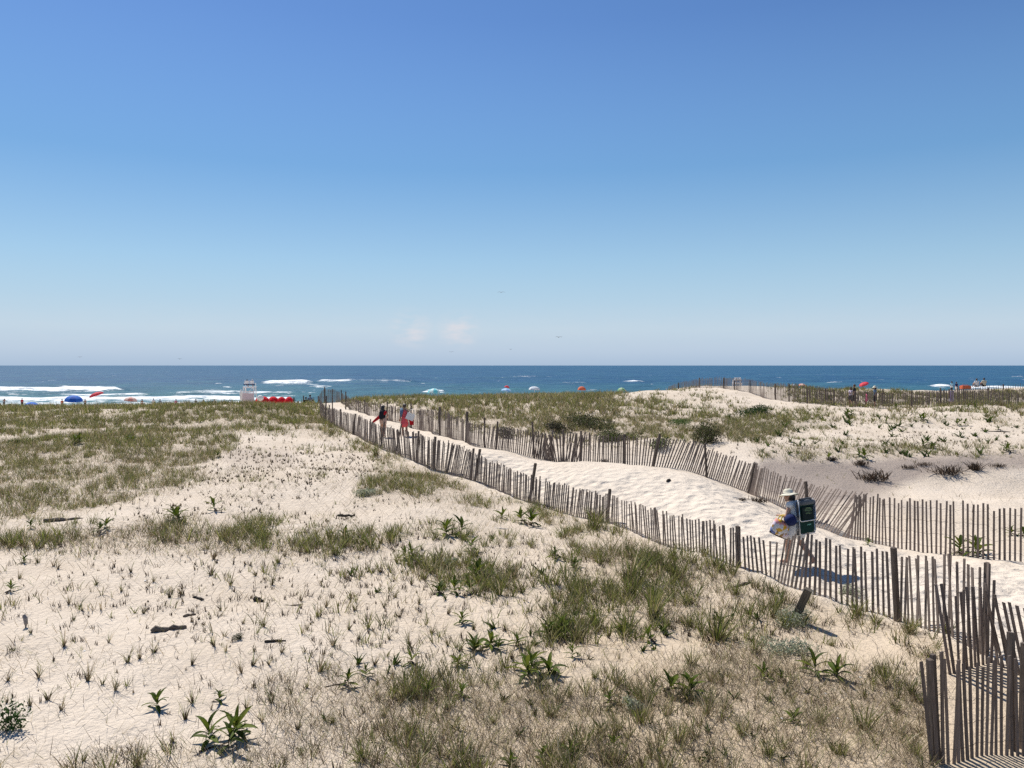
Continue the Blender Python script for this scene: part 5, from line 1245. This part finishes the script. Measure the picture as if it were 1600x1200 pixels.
# blue shade tent and red cabanas
def cabana(px, top, wpx, d, mat, label, rz=0, hk=.55):
    x, y, g = ground_at(px, d); r_ = wpx * d / F / 2; h = (CZ - (top - HY) * d / F) - g
    root = empty("beach_cabana", (x, y, g), rz, label, "beach tent")
    def fn(bm):
        n, m_ = 10, 7; V_ = []
        for i in range(n + 1):
            a = math.pi * i / n; row = []
            for j in range(m_ + 1):
                b_ = math.pi * .62 * j / m_; rr = math.sin(a)
                row.append(bm.verts.new((r_ * math.cos(a), -r_ * .9 * rr * math.cos(b_) , max(0, h * (max(rr, 0) ** .55) * math.sin(b_ * .9 + .12) ** .75))))
            V_.append(row)
        for i in range(n):
            for j in range(m_): bm.faces.new((V_[i][j], V_[i + 1][j], V_[i + 1][j + 1], V_[i][j + 1]))
        bmesh.ops.remove_doubles(bm, verts=list(bm.verts), dist=1e-4)
    bm_obj("canopy", fn, mat, root, smooth=False, solid=.02)
    bm_obj("rib", lambda bm: bm_tube(bm, [(r_ * 1.01 * math.cos(a), .02, h * 1.01 * max(math.sin(a), 0) ** .55) for a in [math.pi * i / 12 for i in range(13)]], .02, 6), C['white'], root)
    bm_obj("groundsheet", lambda bm: bm_box(bm, (0,-.1,.02), (r_ * 1.8, r_ * 1.3, .02)), mat, root)
    return root
RED = cloth("red_tent_fabric", (.72,.015,.03), (.6,.01,.02), 8)
cabana(49, 628.5, 25, 124, cloth("blue_tent_fabric", (.04,.16,.62), (.10,.28,.8), 3), "blue dome shade tent at the left edge of the beach")
cabana(410, 619.2, 27, 118, RED, "leftmost red beach tent, with a round white opening, under the lifeguard stand", .1)
cabana(427, 619.6, 21, 119, RED, "second red beach tent from the lifeguard stand", -.1)
cabana(440, 620.3, 17, 119, RED, "third red beach tent from the lifeguard stand", .1)
cabana(452, 620, 18, 118, RED, "rightmost red beach tent of the row, next to the picket line", -.2)
wo = bm_obj("beach_umbrella", canopy_fn(.48, .5), C['white'], None, solid=.02); wo.location = ground_at(407, 116)[:2] + (CZ - (622.5 - HY) * 116 / F,); wo.rotation_euler = (.9, 0, 0)
bm_obj("pole", lambda bm: bm_tube(bm, [(0,0,.5), (0,-.9,-2.2)], .02, 6), C['white'], wo); tag(wo, "small white parasol set against the leftmost red beach tent", "umbrella")
# lifeguard stand
PAINT = textured("white_painted_timber", (.86,.85,.84), (.74,.72,.72), 10, .6, .3, .3, .004)
PINKP = textured("weathered_pinkish_panel", (.68,.56,.56), (.58,.46,.47), 6, .8, .2)
def stand(px, top_seat, d, wid, label, crew=True):
    x, y, g = ground_at(px, d); H = (CZ - (top_seat - HY) * d / F) - g
    root = empty("lifeguard_stand", (x, y, g), 0, label, "lifeguard stand"); w = wid / 2; dk = H - 1.05
    for sx in (-1, 1):
        for sy in (-1, 1):
            bm_obj("leg", lambda bm, sx=sx, sy=sy: bm_tube(bm, [(sx * (w + .16), sy * .95, -.2), (sx * w, sy * .5, dk)], .10, 4), PAINT, root)
        bm_obj("armrest", lambda bm, sx=sx: bm_box(bm, (sx * (w + .05), .25, dk + .52), (.09, .8, .06)), PAINT, root)
        bm_obj("arm_post", lambda bm, sx=sx: bm_box(bm, (sx * (w + .0), .55, dk + .26), (.07, .07, .5)), PAINT, root)
    bm_obj("platform", lambda bm: bm_box(bm, (0,.1,dk - .04), (2*w + .3, 1.5, .08)), PAINT, root)
    bm_obj("seat", lambda bm: bm_box(bm, (0,.1,dk + .32), (2*w, .55, .06)), PAINT, root)
    for sx in (-.5, .5):
        for k in range(3): bm_obj("back_slat", lambda bm, sx=sx, k=k: bm_box(bm, (sx * w, -.22, dk + .50 + k * .21), (w * .9, .035, .17)), PAINT, root)
    bm_obj("back_rail", lambda bm: bm_box(bm, (0,-.27,dk + .36), (2*w + .25, .05, .13)), C['navy'], root)
    for k in range(2): bm_obj("cross_rail", lambda bm, k=k: bm_box(bm, (0,-.60 - k*.17,dk - .12 - k * .75), (2*w + .12 + .08*k, .06, .22)), PAINT, root)
    bm_obj("storage_panel", lambda bm: bm_box(bm, (0,-.86,dk * .36), (2*w + .15, .05, dk * .70)), PINKP, root)
    bm_obj("brace", lambda bm: bm_tube(bm, [(-w - .05,-.72,dk * .55), (w,-.55,dk - .1)], .045, 4), PAINT, root)
    return x, y, g + dk, w
sx_, sy_, sz_, sw_ = stand(390, 594.5, 136, 1.75, "white lifeguard stand with two guards seated on top, behind the left dune")
for k, nm in ((-1, "left"), (1, "right")):
    p = empty("person", (sx_ + k * sw_ * .52, sy_ - .0, sz_ + .30), 0, ("lifeguard with black hair on the left seat of the white stand" if k < 0 else "lifeguard with a pale cap on the right seat of the white stand"), "person")
    Js = stand_pose(**{**SIT, 'knee_l': (-.1,.42,.12), 'knee_r': (.1,.42,.12), 'ankle_l': (-.1,.46,-.28), 'ankle_r': (.1,.46,-.28), 'toe_l': (-.1,.58,-.33), 'toe_r': (.1,.58,-.33)})
    person_rig(Js, SKIN_D, p, .025, False); shirt(Js, C['white'], p, voxel=.025); shorts(Js, C['red'], p, .5, voxel=.025); hair(Js, p, .18 if k < 0 else 0)
    if k > 0: sunhat(Js, p, C['white'], .13)
bm_obj("rescue_board", lambda bm: bm_tube(bm, [(0,0,.1),(0,0,.5),(.0,0,1.5),(0,0,2.1)], [.05,.22,.24,.06], 10, .3), C['white'], None, smooth=True).location = (sx_ - 1.4, sy_ - .2, sz_ - 2.6)
tag(bpy.data.objects["rescue_board"], "white rescue board propped against the left leg of the lifeguard stand", "rescue board")
stand(1152, 589.5, 150, 1.35, "distant white lifeguard stand seen through the right hand dune fence")
# people on the beach (protos copied)
def copy_tree(o, parent=None):
    c_ = o.copy(); COL.objects.link(c_); c_.parent = parent
    for ch in list(o.children): copy_tree(ch, c_)
    return c_
def beach_person(px, head_py, d, label, top, bottom, pose=None, skin=SKIN_D, hgt=1.7, head_z=1.67, heading=0.):
    """feet stand on the sand at that distance; hgt follows"""
    x, y, g = ground_at(px, d); p = empty("person", (x, y, g), heading, label, "person"); s_ = hgt / 1.67; p.scale = (s_,) * 3
    J = stand_pose(**(pose or {})); person_rig(J, skin, p, .03, False)
    if top: shirt(J, top, p, voxel=.03)
    shorts(J, bottom, p, .5, voxel=.03); hair(J, p, 0); return p
beach_person(6.5, 624, 140, "bare chested bather leaning at the far left of the beach", None, C['grey'], dict(head=(-.05,.2,1.5), chest=(0,.12,1.25), elbow_r=(.3,.15,1.1), wrist_r=(.4,.3,.95)))
beach_person(34.5, 624, 140, "bather in a dark red top standing beside the blue dome tent", C['red'], C['black'])
beach_person(0.5, 633, 128, "dark figure cut by the left edge of the photo", C['black'], C['black'], SIT, hgt=2.0)
beach_person(84, 627, 124, "person in green sitting between the blue tent and the blue umbrella", C['green'], C['green'], SIT, hgt=1.9)
beach_person(161, 626, 122, "dark clad person sitting right of the red umbrella", C['black'], C['grey'], SIT, hgt=1.9)
beach_person(250, 620, 132, "small dark figure on the beach left of the pink bather", C['bluegrey'], C['black'])
beach_person(275, 617, 132, "bather in pink seen over the left dune", C['pink'], C['tan'], skin=SKIN)
beach_person(335, 618, 132, "bather in blue seen over the left dune near the stand", C['blue'], C['black'])
beach_person(484.5, 617, 77, "person in a dark teal shirt standing where the path reaches the beach", C['bluegrey'], C['black'])
beach_person(491, 622, 80, "dark haired person crouching beside the path end", C['black'], C['black'], SIT, hgt=2.2)
beach_person(488, 627, 74, "person in red sitting at the end of the path", C['red'], C['grey'], SIT, hgt=1.7)
beach_person(499.5, 618, 82, "dark figure standing by the tall posts at the path end", C['navy'], C['black'])
beach_person(370, 617, 120, "person in orange under the left side of the lifeguard stand", C['orange'], C['orange'], SIT, hgt=2.3)
beach_person(1426, 600, 118, "person in blue sitting beyond the right dune near the water", C['blue'], C['black'], hgt=1.6)
beach_person(1378, 606, 112, "dark haired bather between the red umbrella and the person with the hat", C['black'], C['black'])
beach_person(478, 620, 79, "dark haired adult left of the teal shirt at the path end", C['black'], C['grey'])
beach_person(466, 622, 84, "person in grey beyond the last red tent", C['grey'], C['black'])
beach_person(222, 620, 134, "small bather in red trunks between the salmon umbrella and the dark figure", None, C['red'])
beach_person(240, 620, 138, "bather in white top left of the small dark figure on the beach", C['white'], C['black'])
beach_person(306, 620, 134, "bather in grey walking between the pink and the blue bathers", C['grey'], C['navy'])
beach_person(318, 620, 130, "bare chested bather beside the grey clad one on the beach", None, C['blue'])
beach_person(133, 622, 136, "bather standing between the blue and red umbrellas", None, C['black'])
beach_person(97, 622, 134, "bather in orange standing left of the blue umbrella", C['orange'], C['tan'])
for px, w_, mat, lb, d in [(17, 8, C['green'], "dark green cooler tent beside the bather at far left", 126), (26, 8, C['grey'], "grey beach trolley left of the bather in dark red", 126), (1508, 14, C['orange'], "low orange windbreak on the sandy crest by the sitting pair", 93)]:
    x, y, g = ground_at(px, d); r_ = w_ * d / F / 2
    o = bm_obj("beach_gear", lambda bm: (bm_box(bm, (0,0,.45), (r_*1.9,.7,.75)), bm_box(bm, (0,0,.88), (r_*1.5,.6,.14)), bm_tube(bm, [(-r_*.8,0,.8),(-r_*.5,0,1.15),(r_*.5,0,1.15),(r_*.8,0,.8)], .03, 6)), mat, None, .03)
    o.location = (x, y, g if px < 1000 else CZ - (608.5 - HY) * d / F); o.scale[2] = 1 if px < 1000 else .5; tag(o, lb, "beach gear")

# ------------------------------------------------------------------ gulls
def gull(px, py, d, span, bank, label):
    x, z = (px - 800) * d / F, CZ - (py - HY) * d / F
    root = empty("gull", (x, d, z), random.uniform(0, 6), label, "bird"); root.rotation_euler = (bank, 0, random.uniform(-.8, .8))
    bm_obj("body", lambda bm: bm_tube(bm, [(0,-.22,0),(0,-.12,.01),(0,.02,.0),(0,.15,.01),(0,.22,.03),(0,.27,.02)], [.015,.05,.065,.04,.03,.008], 8), C['grey'], root, smooth=True)
    for s_ in (-1, 1):
        bm_obj("wing", lambda bm, s_=s_: [bm.faces.new([bm.verts.new(v) for v in q]) for q in (((0,.06,.02),(0,-.08,.02),(s_*span*.25,-.06,.14),(s_*span*.25,.08,.14)),((s_*span*.25,.08,.14),(s_*span*.25,-.06,.14),(s_*span*.5,-.09,.03)))], C['grey'], root, solid=.02)
for a in [(783,457,150,1.5,.3,"gull flying highest above the sea, left of centre"),(873,527,160,1.4,-.3,"gull flying low over the horizon right of centre"),(705,550,190,1.2,.1,"tiny gull just above the horizon under the faint cloud"),
          (125,558,220,1.2,.2,"tiny gull above the horizon at the far left"),(281,561,210,1.2,-.2,"tiny gull above the horizon left of the lifeguard stand"),(798,546,230,1.1,0,"very small gull near the horizon at the centre")]: gull(*a)

# ------------------------------------------------------------------ driftwood, stump, shells
def stick(name, px, py, ln_px, dia_px, ang_deg, label, mat=M_drift, lift=.4, taper=.7, knots=5, cat="driftwood"):
    x, y, z = hit(px, py); L_ = ln_px * y / F; r_ = dia_px * y / F / 2; r = random.Random(int(px * 7 + py))
    pts = []; rad = []
    for k in range(knots + 3):
        t = k / (knots + 2); pts.append(((t - .5) * L_, r.uniform(-1, 1) * r_ * .5, r.uniform(-.35, .5) * r_)); rad.append(r_ * (1 - (1 - taper) * t) * r.uniform(.8, 1.15) * (.7 if k in (0, knots + 2) else 1))
    o = bm_obj(name, lambda bm: bm_tube(bm, pts, rad, 9), mat, None, smooth=False); o.location = (x, y, z + r_ * lift); o.rotation_euler = (r.uniform(0, 2), -math.radians(0), math.radians(ang_deg)); o.rotation_euler[0] = 0
    tag(o, label, cat); return o
CHAR = textured("charred_wood", (.02,.017,.015), (.045,.038,.033), 20, .9, .2, .8, .008)
stick("driftwood_log", 264, 985, 50, 10, 28, "thickest grey driftwood log lying on the open sand", knots=6)
stick("driftwood_stick", 430, 1003, 32, 4.5, 12, "thin dark stick with a knob right of the round moss cushion", CHAR)
stick("driftwood_stick", 310, 937, 22, 5, -24, "short dark stick behind the driftwood log, furthest of the three", CHAR)
stick("driftwood_stick", 296, 963, 20, 5, 45, "short split stick between the log and the far dark stick")
stick("charred_log", 405, 940, 20, 8, -38, "black charred piece of wood on the sand above the round cushion", CHAR)
stick("driftwood_stick", 455, 947, 34, 2.2, 8, "long pale thin stick right of the charred piece")
stick("driftwood_plank", 100, 814, 60, 7, 4, "grey broken plank half buried at the foot of the left dune")
stick("driftwood_stick", 783, 827, 22, 2.4, -22, "pale straight stick beside the low leafy plant below the fence", textured("bleached_wood", (.6,.56,.5), (.45,.4,.35)))
stick("dark_twig", 525, 1072, 36, 3, 30, "fallen dark twig leading to the leafy plant with the pale rosette", CHAR)
stick("dark_twig", 325, 1172, 26, 4, 42, "forked dark twig at the foot of the largest lower left plant", CHAR)
stick("driftwood_stick", 1160, 915, 42, 5, 38, "grey driftwood branch lying in grass right of the tall clump below the fence")
stick("driftwood_stick", 540, 808, 26, 5, 0, "small dark driftwood lump on the sand above the grassy band", CHAR)
stick("driftwood_stick", 1045, 752, 8, 5, 60, "small dark twig standing on the sand hump of the path", CHAR)
stick("driftwood_stick", 1555, 675, 42, 2, -12, "long thin stick on the far right dune slope", CHAR)
# upright weathered stub at far left
x, y, z = hit(40, 981); s_ = y / F
o = bm_obj("driftwood_stub", lambda bm: (bm_tube(bm, [(0,0,-4*s_),(.5*s_,0,6*s_),(-.5*s_,0,15*s_),(-3*s_,0,20*s_)], [3.2*s_,2.8*s_,3.4*s_,2*s_], 9), bm_tube(bm, [(0,0,15*s_),(-5*s_,0,17*s_)], [2.2*s_,1.2*s_], 7)), textured("grey_stub_wood", (.34,.30,.28), (.20,.17,.15), 30), None)
o.location = (x, y, z); tag(o, "upright grey driftwood stub shaped like a hammer at the far left", "driftwood")
# leaning squared stump
x, y, z = hit(1238, 970); s_ = y / F
def stump(bm):
    V_, F_ = frame_box(.14, .11, .78, .008, 5); vs = [bm.verts.new(v) for v in V_]; [bm.faces.new([vs[i] for i in f]) for f in F_]
o = bm_obj("leaning_stump", stump, textured("old_timber_post", (.19,.16,.12), (.085,.07,.055), 10, .9, .15, .9, .01, (6,6,.5)), None, .006)
o.location = (x - .02, y, z - .08); o.rotation_euler = (math.radians(12), math.radians(23), math.radians(-25)); tag(o, "squared weathered timber stump leaning right below the near fence", "wooden post")
# shells and pebbles
SH = textured("white_shell", (.82,.80,.76), (.7,.68,.64), 60, .5, .4, .3)
shell_me = None
for i, (px, py, s_) in enumerate([(227,909,5),(358,841,5),(488,1090,6),(132,1018,4),(455,1020,3),(1222,1123,6),(1290,1085,5),(1310,1123,5),(1070,930,5),(975,925,5),(1345,1060,5),(655,1150,4),(1175,975,4),(930,1130,4)]):
    x, y, z = hit(px, py); r_ = s_ * y / F / 2
    if shell_me is None:
        bm = bmesh.new(); ns = 14; rings = [[bm.verts.new((0,0,.5))]]
        for k in range(1, 5):
            t = k / 4; rings.append([bm.verts.new((t * math.cos(a) * (1 + .08 * math.cos(a * 7)), t * math.sin(a) * .85 * (1 + .08 * math.cos(a * 7)), .5 * (1 - t ** 2.2))) for a in [j * 2 * math.pi / ns for j in range(ns)]])
        for j in range(ns): bm.faces.new((rings[0][0], rings[1][j], rings[1][(j + 1) % ns]))
        for a_, b_ in zip(rings[1:], rings[2:]):
            for j in range(ns): bm.faces.new((a_[j], b_[j], b_[(j + 1) % ns], a_[(j + 1) % ns]))
        bm.faces.new(list(reversed(rings[-1]))); shell_me = bpy.data.meshes.new("shell"); bm.to_mesh(shell_me); bm.free(); shell_me.materials.append(SH)
    o = link("shell", shell_me); o.location = (x, y, z + .002); o.scale = (r_, r_, r_); o.rotation_euler = (random.uniform(-.3,.3), random.uniform(-.3,.3), random.uniform(0,6)); tag(o, place_label("white broken shell", px, py), "shell", "white shells scattered on the sand")
